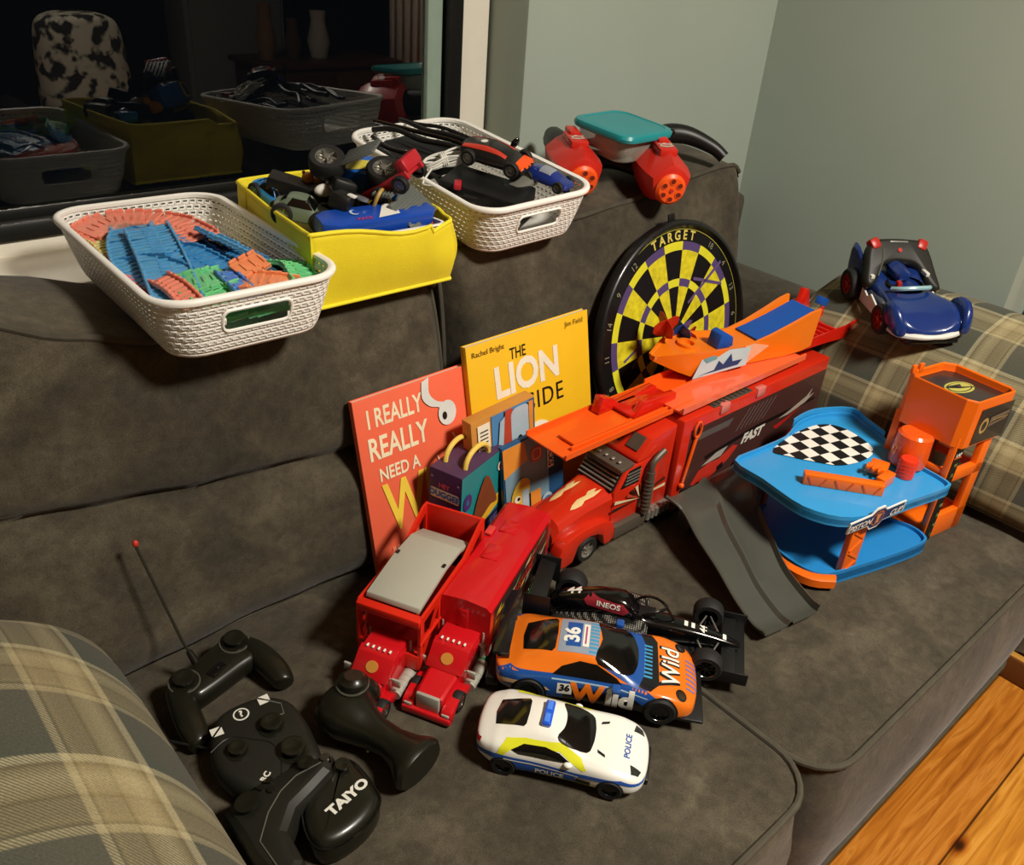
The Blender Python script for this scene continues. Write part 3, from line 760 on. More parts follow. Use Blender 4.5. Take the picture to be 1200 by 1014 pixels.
for s_ in (-1, 1):
    P.top([[(X(.70), s_*.017), (X(.745), s_*.021), (X(.748), s_*.0245), (X(.705), s_*.021)][::s_]], BLK, 'bonnet_vent')
    yl = [[(X(.17), .038), (X(.2), .045), (X(.30), .048), (X(.5), .049), (X(.62), .040), (X(.66), .032), (X(.64), .030), (X(.5), .0425), (X(.3), .0435), (X(.24), .039), (X(.21), .034), (X(.19), .028), (X(.22), .02), (X(.72), .013), (X(.73), .008), (X(.2), .0085), (X(.16), .018), (X(.155), .028)]]
    win = [[(X(.235), .0385), (X(.30), .0440), (X(.42), .0445), (X(.50), .0415), (X(.575), .0350), (X(.42), .0345), (X(.28), .0355)]]
    st1 = [[(X(.0), .027), (X(.16), .031), (X(.3), .030), (X(.6), .026), (X(.85), .029), (X(.98), .022), (X(.99), .019), (X(.84), .0255), (X(.6), .0205), (X(.62), .013), (X(.24), .0125), (X(.19), .024), (X(.0), .023)]]
    wl = [[(X(.2), .0275), (X(.35), .0265), (X(.62), .0225), (X(.62), .0215), (X(.35), .025), (X(.2), .026)]]
    f = lambda polys: polys if s_ < 0 else [[(-p[0], p[1]) for p in q][::-1] for q in polys]
    P.side(f(yl), YEL, s_, 'yellow_band', .0003); P.side(f(st1), BLU, s_, 'blue_stripe', .0005); P.side(f(wl), WPAINT, s_, 'white_line', .0007)
    P.side(f(win), GLASSY, s_, 'side_window', .0006)
    sg = -s_
    P.side(offs(text_bm('POLICE', .0085, bold=.03, sx=1.1), sg*X(.46), .0175), WPAINT, s_, 'lettering', .0009, step=.003)
    P.side([rect(*sorted((sg*X(.61), sg*X(.69)))[:1]+[.0135], 0, 0)] if 0 else [[(sg*X(.61), .0135), (sg*X(.69), .0135), (sg*X(.69), .019), (sg*X(.61), .019)]], BLK, s_, 'side_vent', .0007)
    for xx in (.20, .80):
        P.side([circle(.0148, 24, sg*X(xx), .0125)], BLK, s_, 'wheel_arch', .0006)
        wheel(pc, X(xx), s_*(W/2-.0045), .0132, .010, side=s_)
    mb = MB(); mb.sph((X(.555), s_*.040, .0335), (.005, .0042, .003), 12); mb.cyl((X(.56), s_*.034, .032), (X(.557), s_*.038, .033), .0011, n=8); mb.out('wing_mirror', pc, WPAINT)
    P.top([[(X(.89), s_*.0225), (X(.955), s_*.0235), (X(.94), s_*.0305), (X(.90), s_*.033)][::s_]], mat('headlight_glass', '#2c3330', .1, coat=1), 'headlight')
    P.side([[(sg*X(.0), .029), (sg*X(.055), .034), (sg*X(.06), .037), (sg*X(.0), .034)]], mat('tail_light_red', '#a3182a', .2), s_, 'tail_light', .0008)
P.top(offs(text_bm('POLICE', .0088, bold=.02, sx=1.1), X(.868), 0, PI/2), BLU, 'lettering', .0005)
mb = MB(); mb.box((X(.40), 0, H*.985+.003), (.0105, .034, .006), bev=.0022, seg=3); lb = mb.out('roof_light', pc, mat('blue_light_bar', '#1c59d6', .15, coat=1))
mb = MB()
for q in (-1, 1): mb.box((X(.40), q*.0085, H*.985+.0062), (.006, .012, .0012), bev=.0005)
mb.out('lens', lb, mat('blue_lens', '#4d86f0', .1, coat=1))
mb = MB(); mb.box((X(.988), 0, .012), (.006, .046, .009), bev=.002); mb.out('grille', pc, BLK)
place(pc, (.442, .478), (.551, .331))

# ---- orange and blue racing coupe
L, W, H = .214, .094, .060
ORP = mat('orange_car_paint', '#e8751c', .25, coat=.7, var=.02); DBL = mat('race_blue', '#1d4f9a', .3, var=.05, coat=.4); BKP = mat('race_black', '#17171a', .25, coat=.5)
LBL = mat('race_light_blue', '#3f93bf', .35); GRY = mat('race_grey', '#8d97a6', .35); OFFW = mat('decal_white', '#e6e4da', .4); PNK = mat('decal_pink', '#b04a78', .4)
rc = thing('toy_race_car', 'orange, blue and black toy racing coupe with a 36 on its roof', 'toy car')
T = dict(w=[(0, .82), (.04, .93), (.15, 1), (.25, .98), (.45, .93), (.65, .94), (.82, 1), (.93, .96), (.98, .84), (1, .7)],
         z0=[(0, .3), (.1, .14), (.9, .12), (1, .16)],
         belt=[(0, .56), (.1, .66), (.3, .66), (.6, .62), (.8, .60), (.92, .50), (.98, .38), (1, .3)],
         top=[(0, .60), (.08, .68), (.14, .76), (.26, .92), (.38, 1), (.5, .99), (.6, .84), (.7, .66), (.85, .60), (.94, .50), (1, .34)],
         wt=[(0, .7), (.1, .66), (.2, .58), (.34, .54), (.5, .56), (.62, .66), (.72, .74), (.85, .76), (1, .6)])
bd = car_body(rc, L, W, H, T, ORP)
P = Paint(bd, rc, L, W, H); X = lambda x: (x-.5)*L
P.top([[(X(.62), -.034), (X(.76), -.040), (X(.80), -.030), (X(.79), .030), (X(.76), .040), (X(.62), .034)]], BKP, 'black_bonnet_band', .0002)
P.top([[(X(.52), -.030), (X(.70), -.040), (X(.73), -.02), (X(.735), .02), (X(.70), .040), (X(.52), .030)]], DBL, 'blue_cowl', .0003)
P.top([[(X(.31), -.0235), (X(.50), -.024), (X(.50), .024), (X(.31), .0235)]], GRY, 'grey_roof_panel', .0003)
for k in range(9):
    P.top([rect(X(.455), -.022+.005*k, X(.50), -.0195+.005*k)], LBL, 'roof_hatching', .0004)
    P.top([rect(X(.725), -.024+.0054*k, X(.765), -.0215+.0054*k)], LBL, 'bonnet_hatching', .0004)
P.top([smooth_poly([(X(.49), -.026), (X(.56), -.031), (X(.655), -.030), (X(.69), -.015), (X(.697), 0), (X(.69), .015), (X(.655), .030), (X(.56), .031), (X(.49), .026), (X(.515), 0)], 3)], GLASSY, 'windscreen', .0006)
P.top([[(X(.15), -.019), (X(.285), -.0235), (X(.298), -.02), (X(.302), 0), (X(.298), .02), (X(.285), .0235), (X(.15), .019), (X(.14), 0)]], GLASSY, 'rear_window', .0006)
P.top([rect(X(.345), -.017, X(.415), .017)], DBL, 'roof_number_panel', .0006)
P.top(offs(text_bm('36', .021, bold=.04), X(.373), -.002, PI/2), OFFW, 'roof_number', .0009)
P.top([rect(X(.422), -.016, X(.452), .016)], OFFW, 'roof_sponsor_panel', .0007)
P.top([rect(X(.432), -.013, X(.440), .012)], PNK, 'sponsor_lettering_line', .0010)
P.top(offs(text_bm('Wild', .028, bold=.035), X(.855), -.001, PI/2), BKP, 'bonnet_lettering_shadow', .0006, step=.003)
P.top(offs(text_bm('Wild', .026, bold=.012), X(.858), 0, PI/2), OFFW, 'bonnet_lettering', .0009, step=.003)
for k in range(7): P.top([rect(X(.93), -.022+.0064*k, X(.985), -.0198+.0064*k)], mat('decal_violet', '#6d6fb0', .4), 'nose_hatching', .0004)
for s_ in (-1, 1):
    sg = -s_
    f = lambda polys: polys if s_ < 0 else [[(-p[0], p[1]) for p in q][::-1] for q in polys]
    P.side(f([[(X(.10), .040), (X(.3), .041), (X(.62), .040), (X(.74), .037), (X(.86), .027), (X(.82), .020), (X(.70), .008), (X(.30), .008), (X(.22), .016), (X(.02), .024), (X(.03), .034)]]), DBL, s_, 'blue_flank', .0003)
    P.side(f([[(X(.36), .030), (X(.70), .026), (X(.76), .018), (X(.70), .009), (X(.36), .009)]]), BKP, s_, 'black_flank', .0004)
    P.side(f([[(X(.04), .027), (X(.16), .030), (X(.28), .026), (X(.30), .022), (X(.16), .025), (X(.05), .022)]]), mat('flame_cream', '#d9b98a', .4), s_, 'flame_streak', .0006)
    P.side(f([[(X(.06), .022), (X(.18), .020), (X(.26), .014), (X(.3), .010), (X(.2), .014), (X(.06), .018)]]), GRY, s_, 'grey_streak', .0006)
    P.side(f([[(X(.30), .0375), (X(.62), .0355), (X(.75), .031), (X(.75), .030), (X(.62), .034), (X(.30), .036)]]), mat('pale_blue', '#9fc0dc', .35), s_, 'pale_line', .0006)
    P.side(f([[(X(.30), .0405), (X(.34), .047), (X(.42), .0525), (X(.50), .0515), (X(.60), .0425), (X(.625), .0385), (X(.45), .0395)]]), GLASSY, s_, 'side_window', .0007)
    P.side([[(sg*X(.33), .020), (sg*X(.40), .020), (sg*X(.40), .033), (sg*X(.33), .033)]], OFFW, s_, 'door_number_panel', .0007)
    P.side(offs(text_bm('36', .0105, bold=.04), sg*X(.365), .0275), BKP, s_, 'door_number', .0010, step=.003)
    P.side(offs(text_bm('W', .030, bold=.05), sg*X(.47), .0225), ORP, s_, 'door_lettering', .0011, step=.003)
    P.side(offs(text_bm('ild', .030, bold=.05), sg*X(.625), .0225), OFFW, s_, 'door_lettering', .0011, step=.003)
    for xx in (.2, .815):
        P.side([circle(.0182, 26, sg*X(xx), .016)], BLK, s_, 'wheel_arch', .0008)
        wheel(rc, X(xx), s_*(W/2-.006), .0165, .013, rim=BLKG, ring=CHR, side=s_)
    P.top([circle(.0056, 14, X(.905), s_*.033, .0065)], BLK, 'headlight', .0006); P.top([circle(.0036, 12, X(.908), s_*.033, .0042)], CHR, 'headlamp_lens', .0009)
    mb = MB(); mb.box((X(.6), s_*.047, .040), (.009, .010, .006), bev=.002); mb.out('wing_mirror', rc, DBL)
mb = MB(); mb.prism([(X(.015), .064), (X(.02), .060), (X(.085), .061), (X(.095), .0665)], -.047, .047, 'xz', bev=.001)
mb.out('rear_wing', rc, BKP)
mb = MB()
for s_ in (-1, 1): mb.box((X(.06), s_*.028, .052), (.012, .003, .022))
mb.out('wing_support', rc, BKP)
for nm, d in (('front_splitter', ((X(.955), 0, .008), (.03, .086, .004))), ('rear_bumper', ((X(.02), 0, .014), (.014, .078, .012)))):
    mb = MB(); mb.box(d[0], d[1], bev=.0018); mb.out(nm, rc, BLK)
place(rc, (.519, .558), (.687, .359)); rc.scale = (1.15,)*3

# ---- black formula car
L = .250
fc = thing('toy_formula_car', 'black toy formula car with open wheels and number 44, behind the orange coupe', 'toy car')
CARB = bpy.data.materials.new('carbon_dots'); CARB.use_nodes = True; nt = CARB.node_tree; b = nt.nodes['Principled BSDF']
tc = nt.nodes.new('ShaderNodeTexCoord'); vo = nt.nodes.new('ShaderNodeTexVoronoi'); vo.inputs['Scale'].default_value = 420; vo.inputs['Randomness'].default_value = .1
nt.links.new(tc.outputs['Object'], vo.inputs['Vector']); nt.links.new(ramp(nt, vo.outputs['Distance'], [(.0, '#a8a498'), (.30, '#8a877e'), (.4, '#141414')]), b.inputs['Base Color']); b.inputs['Roughness'].default_value = .3
def sec(x, w, z0, z1, p=.6, n=16): return [(x, w*sqz(math.cos(2*PI*i/n), p), (z0+z1)/2+(z1-z0)/2*sqz(math.sin(2*PI*i/n), p)) for i in range(n)]
mb = MB(); mb.loft([sec(x, w, z0, z1, p) for x, w, z0, z1, p in [(-.105, .006, .018, .034, .7), (-.09, .010, .012, .042, .7), (-.06, .014, .008, .052, .6), (-.025, .016, .007, .058, .6), (-.008, .016, .007, .052, .6), (-.002, .016, .007, .036, .6), (.02, .016, .007, .034, .6), (.05, .013, .009, .033, .6), (.085, .009, .012, .027, .7), (.112, .006, .012, .020, .7), (.118, .004, .012, .017, .8)]])
fb = bake(mb.out('body', fc, BLKG, subsurf=1, ang=70))
mb = MB(); mb.loft([sec(x, w, z0, z1, .5) for x, w, z0, z1 in [(-.10, .012, .006, .014), (-.075, .022, .006, .024), (-.045, .034, .006, .034), (-.01, .040, .006, .036), (.008, .038, .008, .034), (.014, .034, .010, .030)]])
fs_ = bake(mb.out('sidepods', fc, CARB, subsurf=1, ang=70, label='black sidepods with silver dot pattern'))
mb = MB(); mb.box((-.005, 0, .0045), (.19, .066, .003), bev=.001); mb.out('floor_plate', fc, BLK)
mb = MB(); mb.box((.112, 0, .008), (.022, .096, .0025), bev=.001); mb.box((.104, 0, .013), (.016, .090, .002), bev=.0008)
fw = mb.out('front_wing', fc, BLK)
for s_ in (-1, 1): q = MB(); q.box((.107, s_*.048, .012), (.036, .002, .016), bev=.0008); q.out('end_plate', fw, BLK)
mb = MB(); mb.box((-.112, 0, .052), (.020, .070, .003), bev=.001, rot=(0, .25, 0)); mb.box((-.114, 0, .044), (.014, .066, .002), rot=(0, .15, 0)); mb.box((-.106, 0, .03), (.004, .004, .04))
rw_ = mb.out('rear_wing', fc, BLK)
for s_ in (-1, 1): q = MB(); q.box((-.112, s_*.0355, .042), (.030, .0018, .034), bev=.0006); q.out('end_plate', rw_, BLK)
mb = MB(); mb.tube(smooth_poly([(-.006, .016, .036), (.006, .016, .045), (.020, .010, .049), (.030, 0, .048), (.020, -.010, .049), (.006, -.016, .045), (-.006, -.016, .036)], 4, False), .0017, 8); mb.tube([(.030, 0, .048), (.040, 0, .034)], .0016, 8)
mb.out('halo', fc, BLKG)
mb = MB(); mb.box((.006, 0, .036), (.026, .018, .004), bev=.001); mb.out('cockpit', fc, BLK)
for x, r, w, yy in ((-.082, .0185, .022, .041), (.080, .0175, .018, .042)):
    for s_ in (-1, 1):
        wheel(fc, x, s_*yy, r, w, rim=BLKG, ring=CHR, side=s_, spokes=8)
        for dx, z in ((-.012, .020), (.012, .020), (-.008, .012), (.010, .012)):
            q = MB(); q.cyl((x+dx, s_*.008, z), (x+dx*.2, s_*(yy-w/2), z), .0010, n=6); q.out('suspension_arm', fc, SILV if z > .015 and x > 0 else BLK)
tf = bvh(fb); ts = bvh(fs_)
project(offs(text_bm('44', .016, bold=.03), -.074, 0, PI*0), tf, (0, 0, .1), (1, 0, 0), (0, 1, 0), (0, 0, 1), 'number', OFFW, fc, .0006, .003, far=.2)
project(offs(text_bm('44', .011, bold=.03), .074, 0, PI/2), tf, (0, 0, .1), (1, 0, 0), (0, 1, 0), (0, 0, 1), 'number', OFFW, fc, .0006, .003, far=.2)
RDM = mat('panel_red', '#8e2530', .35)
for s_ in (-1, 1):
    project(offs(shape_mesh([[(-.024*1, .001), (.018, -.002), (.024, .003), (.016, .010), (-.022, .012), (-.028, .006)]], .01), s_*.034, .040), tf, (0, s_*.1, 0), (-s_, 0, 0), (0, 0, 1), (0, s_, 0), 'red_panel', RDM, fc, .0006, .003, far=.2)
    project(offs(text_bm('INEOS', .008, bold=.02, sx=1.2), s_*.034, .0457), tf, (0, s_*.1, 0), (-s_, 0, 0), (0, 0, 1), (0, s_, 0), 'lettering', OFFW, fc, .0010, .003, far=.2)
    project(offs(text_bm('PETRONAS', .0085, bold=.04), s_*.0, .016), ts, (0, s_*.1, 0), (-s_, 0, 0), (0, 0, 1), (0, s_, 0), 'lettering', OFFW, fc, .0008, .003, far=.2)
for k, (x, y) in enumerate(((.052, .0), (.06, 0), (.096, 0))):
    project(shape_mesh([rect(x, -.004, x+.004, .004)], .01), tf, (0, 0, .1), (1, 0, 0), (0, 1, 0), (0, 0, 1), 'white_mark', OFFW, fc, .0006, .003, far=.2)
place(fc, (.617, .598), (.787, .362)); fc.scale = (1.13,)*3
# ------------------------------------------------------------------ two small red lorries, noses towards the camera
MRED = mat('lorry_red', '#c4141c', .3, coat=.4, var=.02); TRED = mat('trailer_red', '#d3230f', .38, var=.02); GREYP = mat('ramp_grey', '#a9a89a', .45, var=.02)
SLV = mat('moulded_silver', '#b2b0a4', .4, metal=.25); GRN = mat('translucent_green', '#2f7d3a', .3, var=.05); BADGE = mat('badge_gold', '#c98a3c', .4)
def cab(root, chassis):
    """nose at x = 0, body runs to -x"""
    mb = MB(); mb.loft([[(x, w*sy*.5, z) for sy, z in ((-1, z0), (1, z0), (1, z1*.9+z0*.1), (.82, z1), (-.82, z1), (-1, z1*.9+z0*.1))] for x, w, z0, z1 in ((-.004, .032, .012, .0375), (-.012, .034, .012, .040), (-.052, .038, .012, .042), (-.056, .038, .012, .042))])
    mb.out('bonnet', root, MRED, ang=30)
    for s in (-1, 1):
        f = MB(); f.prism(smooth_poly([(.002, .006), (.003, .018), (-.006, .026), (-.030, .028), (-.048, .022), (-.056, .010), (-.044, .008), (-.038, .016), (-.020, .020), (-.010, .014), (-.006, .006)], 2), s*.017, s*.031, 'xz', bev=.0015); f.out('wing', root, MRED)
        k = MB(); k.cyl((-.049, s*.029, .017), (-.090, s*.029, .017), .0078, n=14)
        for q in range(5): k.cyl((-.053-.008*q, s*.029, .017), (-.054-.008*q, s*.029, .017), .0084, n=14)
        k.out('fuel_tank', root, SLV)
        e = MB(); e.cyl((-.094, s*.0265, .012), (-.094, s*.0265, .046), .0034); e.cyl((-.094, s*.0265, .046), (-.094, s*.0265, .050), .0045); e.cyl((-.094, s*.0265, .050), (-.094, s*.0265, .071), .0018, .0012); e.out('exhaust_stack', root, SLV)
        h = MB(); h.box((.0015, s*.0235, .017), (.004, .010, .006), bev=.0012); h.out('headlight', root, SLV)
        m = MB(); m.box((-.050, s*.031, .040), (.003, .011, .013), bev=.001); m.cyl((-.052, s*.02, .042), (-.050, s*.028, .042), .001, n=6); m.out('wing_mirror', root, SLV)
        for x in (-.026, -.100, -.122):
            wheel(root, x, s*.026, .0125, .011, rim=CHR, side=s, spokes=6, tyre=chassis if x < -.05 and chassis is GRN else TYRE)
    mb = MB(); mb.box((.001, 0, .009), (.010, .062, .012), bev=.003); mb.out('bumper', root, MRED)
    mb = MB(); mb.box((-.0015, 0, .027), (.005, .029, .027), bev=.002); g = mb.out('grille', root, SLV)
    mb = MB()
    mb.loft([[(x, s*w*.5, z) for x, z, w in p for s in (1,)] + [(x, -w*.5, z) for x, z, w in p[::-1]] for p in ()]) if 0 else None
    sec_ = [(-.048, .040), (-.050, .044), (-.064, .064), (-.074, .069), (-.096, .069), (-.098, .016), (-.048, .016)]
    mb.prism(sec_, -.0225, .0225, 'xz', bev=.0022); mb.out('cab', root, MRED)
    v = MB(); v.prism([(-.045, .0405), (-.040, .042), (-.060, .0665), (-.068, .0705), (-.070, .068)], -.0232, .0232, 'xz', bev=.0008); v.out('windscreen', root, MRED)
    for k in range(5):
        l_ = MB(); l_.box((-.0665, -.0145+.00725*k, .0712), (.0045, .0026, .0022), bev=.0007); l_.out('roof_light', root, OFFW)
    b_ = MB(); d = Vector((.020, 0, -.0245)).normalized(); n_ = Vector((.0245, 0, .020)).normalized(); c = Vector((-.0505, 0, .0545))
    b_.cyl(c, c+n_*.0012, .0075, n=20); b_.out('badge', root, BADGE)
    for s in (-1, 1):
        w_ = MB(); w_.box((-.083, s*.0228, .052), (.018, .001, .014), bev=.0004); w_.out('side_window', root, MRED)
    mb = MB(); mb.box((-.108, 0, .014), (.062, .022, .008), bev=.001); mb.out('chassis', root, chassis)
    for c in root.children:
        if not c.name.startswith('wheel'): c.scale = (1, 1, .83)
a = math.atan2(-.457, -.89)
# covered trailer
rt = thing('toy_lorry', 'red toy lorry with a closed smooth red trailer and green wheels', 'toy lorry', (.410, .535, 0), a); cab(rt, GRN)
mb = MB()
prof = [(-.034, .024), (.034, .024), (.034, .092), (.028, .0975), (.0, .1005), (-.028, .0975), (-.034, .092)]
mb.loft([[(x, y, z) for y, z in prof] for x in (-.094, -.098, -.300, -.304)]); tr_ = mb.out('trailer', rt, MRED, ang=25)
mb = MB()
for x0, x1 in ((-.205, -.175), (-.262, -.235)):
    mb.box(((x0+x1)/2, -.004, .1002), (x1-x0, .022, .0016), bev=.0006)
mb.out('roof_panel', tr_, MRED)
mb = MB(); mb.box((-.23, -.025, .1005), (.018, .010, .003), bev=.001); mb.out('catch', tr_, mat('pink_red', '#d9403c', .3))
mb = MB(); mb.box((-.1, 0, .031), (.006, .069, .012), bev=.001); mb.out('front_sill', tr_, SLV)
mb = MB(); mb.box((-.0935, 0, .07), (.0016, .012, .03), bev=.0006); mb.out('front_rib', tr_, MRED)
mb = MB(); mb.box((-.2, 0, .012), (.2, .05, .018), bev=.002); mb.out('underframe', rt, GRN)
for s in (-1, 1):
    for x in (-.245, -.275): wheel(rt, x, s*.026, .0125, .011, rim=CHR, side=s, spokes=6, tyre=GRN)
    M = frame((-.2, s*.0342, .060), (-s, 0, 0), (0, 0, 1)); it = [([rect(-.095, -.03, .095, .028)], mat('trailer_art_dark', '#3a2420', .4))]
    random.seed(3)
    cols = [mat('art_cream', '#c9b48a', .4), mat('art_red', '#b5281c', .4), mat('art_green', '#4e7a52', .4), mat('art_grey', '#8e8a86', .4), mat('art_orange', '#d2752c', .4), mat('art_yellow', '#d8b23c', .4)]
    for k in range(34):
        x = -.09+.18*random.random(); y = random.uniform(-.026, .02); l = random.uniform(.006, .022)
        it.append(([[(x-l*.6, y), (x+l*.4, y+.002), (x+l*.9, y+random.uniform(.003, .010)), (x-l*.2, y+.005)]], cols[k % 6]))
    it.append((txt('RUST-EZE', .016, 0, .004, bold=.03), cols[1])); it = [it[0]]+[(q, m) for q, m in it[1:]]
    mb = MB(); mb.xf(M)
    for k, (q, m) in enumerate(it):
        mb.use(m); bm = q if isinstance(q, bmesh.types.BMesh) else shape_mesh(q, 9)
        for vv in bm.verts: vv.co.z += .0002+.00002*k
        mb.addbm(bm)
    mb.out('side_artwork', tr_, flat=True, fix=False, label='dark side panel with multicoloured printed racing artwork')
# open car carrier
lt = thing('toy_lorry', 'red toy lorry with an open cage trailer and grey folding ramp', 'toy lorry', (.335, .577, 0), a); cab(lt, BLK)
FW_ = .040
mb = MB()
def bar(p, q, r=.0034): mb.box(tuple((Vector(p)+Vector(q))/2), (max(abs(p[0]-q[0]), r*1.6), max(abs(p[1]-q[1]), r*1.6), max(abs(p[2]-q[2]), r*1.6)), bev=.0008)
x0, x1 = -.088, -.268
for s in (-1, 1):
    y = s*FW_
    mb.prism([(x0, .024), (x0, .094), (x0-.005, .099), (x1+.06, .102), (x1+.012, .124), (x1, .124), (x1, .024), (x1+.008, .024), (x1+.008, .112), (x1+.05, .094), (x0-.008, .090), (x0-.008, .034), (x1+.008, .034), (x1+.008, .024)], y-.0018, y+.0018, 'xz')
    for k in range(1, 4): bar((x0-.05*k, y, .03), (x0-.05*k, y, .094), .0026)
    mb.prism([(x0-.008, .034), (x0-.013, .034), (x0-.052, .090), (x0-.047, .090)], y-.0012, y+.0012, 'xz')
    mb.prism([(x0-.058, .090), (x0-.053, .090), (x0-.098, .034), (x0-.103, .034)], y-.0012, y+.0012, 'xz')
    bar((x0, y, .058), (x1+.004, y, .062), .003)
mb.box((x0-.003, 0, .093), (.012, .082, .011), bev=.002)
mb.box((x0-.002, 0, .032), (.006, .080, .022), bev=.001)
mb.out('trailer_frame', lt, TRED, ang=25)
mb = MB(); mb.box((x1+.002, 0, .090), (.004, .078, .068), bev=.001); mb.out('tail_panel', lt, TRED)
mb = MB(); mb.box((-.182, 0, .030), (.17, .078, .005), bev=.001); mb.out('lower_deck', lt, TRED)
mb = MB(); mb.box((x0-.018, 0, .060), (.003, .074, .06)); mb.out('inner_bulkhead', lt, mat('inner_red', '#a51c12', .5))
mb = MB(); mb.prism([(-.098, .0985), (-.1, .105), (-.168, .114), (-.212, .112), (-.245, .098), (-.245, .094), (-.21, .106), (-.172, .108), (-.103, .0985)], -.0345, .0345, 'xz', bev=.0008)
rp = mb.out('folding_ramp', lt, GREYP, label='pale grey folding ramp')
for s in (-1, 1):
    m = MB(); m.box((-.170, s*.031, .1145), (.006, .0035, .002)); m.out('hinge', rp, BLK)
    for x in (-.225, -.255): wheel(lt, x, s*.030, .0125, .011, rim=CHR, side=s, spokes=6)
mb = MB(); mb.box((-.19, 0, .016), (.15, .05, .012), bev=.002); mb.out('underframe', lt, BLK)

# ------------------------------------------------------------------ big red transporter
HR = mat('transporter_red', '#c92a12', .32, coat=.3, var=.02); HD = mat('gunmetal', '#5c5348', .4, metal=.3); HS = mat('transporter_silver', '#8f8a80', .35, metal=.5)
ht = thing('toy_transporter_truck', 'large red toy transporter lorry with decorated trailer, longest toy on the sofa', 'toy truck', (.70, .668, 0))
hw = .042
mb = MB()                                                            # bonnet and wings
def sec2(x, w, z0, z1, r=.012): return [(x, -w, z0), (x, w, z0), (x, w, z1-r), (x, w-r*.4, z1-r*.35), (x, w-r*1.2, z1), (x, -w+r*1.2, z1), (x, -w+r*.4, z1-r*.35), (x, -w, z1-r)]
mb.loft([sec2(.004, .024, .02, .062), sec2(.012, .028, .02, .074), (sec2(.06, .031, .02, .088)), sec2(.112, .036, .02, .096)])
mb.out('bonnet', ht, HR, ang=30)
for s in (-1, 1):
    f = MB(); f.prism(smooth_poly([(.0, .012), (.0, .036), (.012, .052), (.045, .060), (.085, .058), (.108, .044), (.112, .018), (.092, .014), (.086, .034), (.060, .043), (.036, .036), (.028, .012)], 2), s*.026, s*.046, 'xz', bev=.002); f.out('wing', ht, HR)
    wheel(ht, .057, s*.038, .0205, .016, rim=HS, side=s, spokes=5)
    wheel(ht, .248, s*.038, .0185, .016, rim=HS, side=s, spokes=5)
mb = MB(); mb.box((-.002, 0, .020), (.014, .080, .022), bev=.004); mb.out('bumper', ht, BLK)
mb = MB(); mb.box((.001, 0, .050), (.006, .040, .034), bev=.002); g = mb.out('grille', ht, HD)
# cab
mb = MB(); mb.prism([(.108, .022), (.108, .092), (.128, .126), (.205, .130), (.205, .022)], -.038, .038, 'xz', bev=.003); mb.out('cab', ht, HR)
mb = MB(); mb.prism([(.104, .0935), (.110, .0935), (.131, .1265), (.124, .126)], -.034, .034, 'xz', bev=.001); ws_ = mb.out('windscreen', ht, BLK)
mb = MB()
for k in range(5):
    z = .098+.0055*k; x = .1065+.0036*k; mb.box((x-.001, 0, z), (.003, .066, .0018))
mb.out('windscreen_slat', ws_, HS)
for s in (-1, 1):
    m = MB(); m.prism([(.120, .096), (.134, .122), (.158, .123), (.158, .096)], s*.0375, s*.0392, 'xz'); q = m.out('side_window', ht, BLK)
    m = MB()
    for k in range(4): m.box((.142+.001*k, s*.0395, .101+.0055*k), (.030, .0012, .0016))
    m.out('window_slat', q, HS)
    m = MB(); m.cyl((.172, s*.048, .040), (.172, s*.048, .112), .0065, n=16); m.tube(smooth_poly([(.172, s*.048, .112), (.173, s*.048, .125), (.182, s*.048, .133), (.196, s*.048, .140)], 4, False), .0048, 10)
    for k in range(8): m.cyl((.172, s*.048, .048+.007*k), (.172, s*.048, .0495+.007*k), .0078, n=16)
    m.out('exhaust_stack', ht, HD)
    m = MB(); m.box((.145, s*.041, .026), (.070, .012, .022), bev=.002); m.out('fuel_tank', ht, HD)
    m = MB()
    m.box((.205, s*.041, .028), (.054, .012, .016), bev=.002)
    for k in range(6): m.cyl((.183+.0095*k, s*.0475, .022), (.183+.0095*k, s*.0475, .036), .0040, n=10)
    m.out('battery_box', ht, HS)
    M = frame((.165, s*.0383 if s > 0 else -.0383, .065), (-s, 0, 0), (0, 0, 1)); it = []
    CR, DK, RR = mat('sticker_cream', '#d8c9a0', .4), mat('sticker_dark', '#2a1d16', .4), mat('sticker_rust', '#a8452a', .4)
    for k in range(11):
        t = k/10*PI; l = .060*(1 if k in (0, 1, 9, 10) else .62)
        c, q = math.cos(t), math.sin(t); it.append(([[(0, 0), (c*l-q*.003, q*l*.7+c*.003), (c*l+q*.003, q*l*.7-c*.003)]], (CR, DK, RR)[k % 3]))
    sticker(it, M, 'side_decal', ht, label='cream and dark sunburst flame decal')
    FLC = mat('flame_cream2', '#e3c68a', .4)
    mb2 = MB()
mb = MB(); mb.box((.128, 0, .1295), (.030, .080, .007), bev=.003, rot=(0, -.12, 0)); vz = mb.out('sun_visor', ht, HD)
for k in range(5): m = MB(); m.sph((.124, -.026+.013*k, .1345), (.004, .003, .0022), 10); m.out('roof_light', ht, HS)
mb = MB(); mb.prism([(.150, .128), (.150, .133), (.178, .160), (.232, .168), (.232, .022), (.200, .022), (.200, .128)], -.038, .038, 'xz', bev=.003); mb.out('sleeper', ht, HR)
mb = MB()
for y in (-.017, .017): mb.box((.166, y, .1505), (.024, .022, .0015), rot=(0, -.77, 0))
mb.out('roof_window', ht, HD)
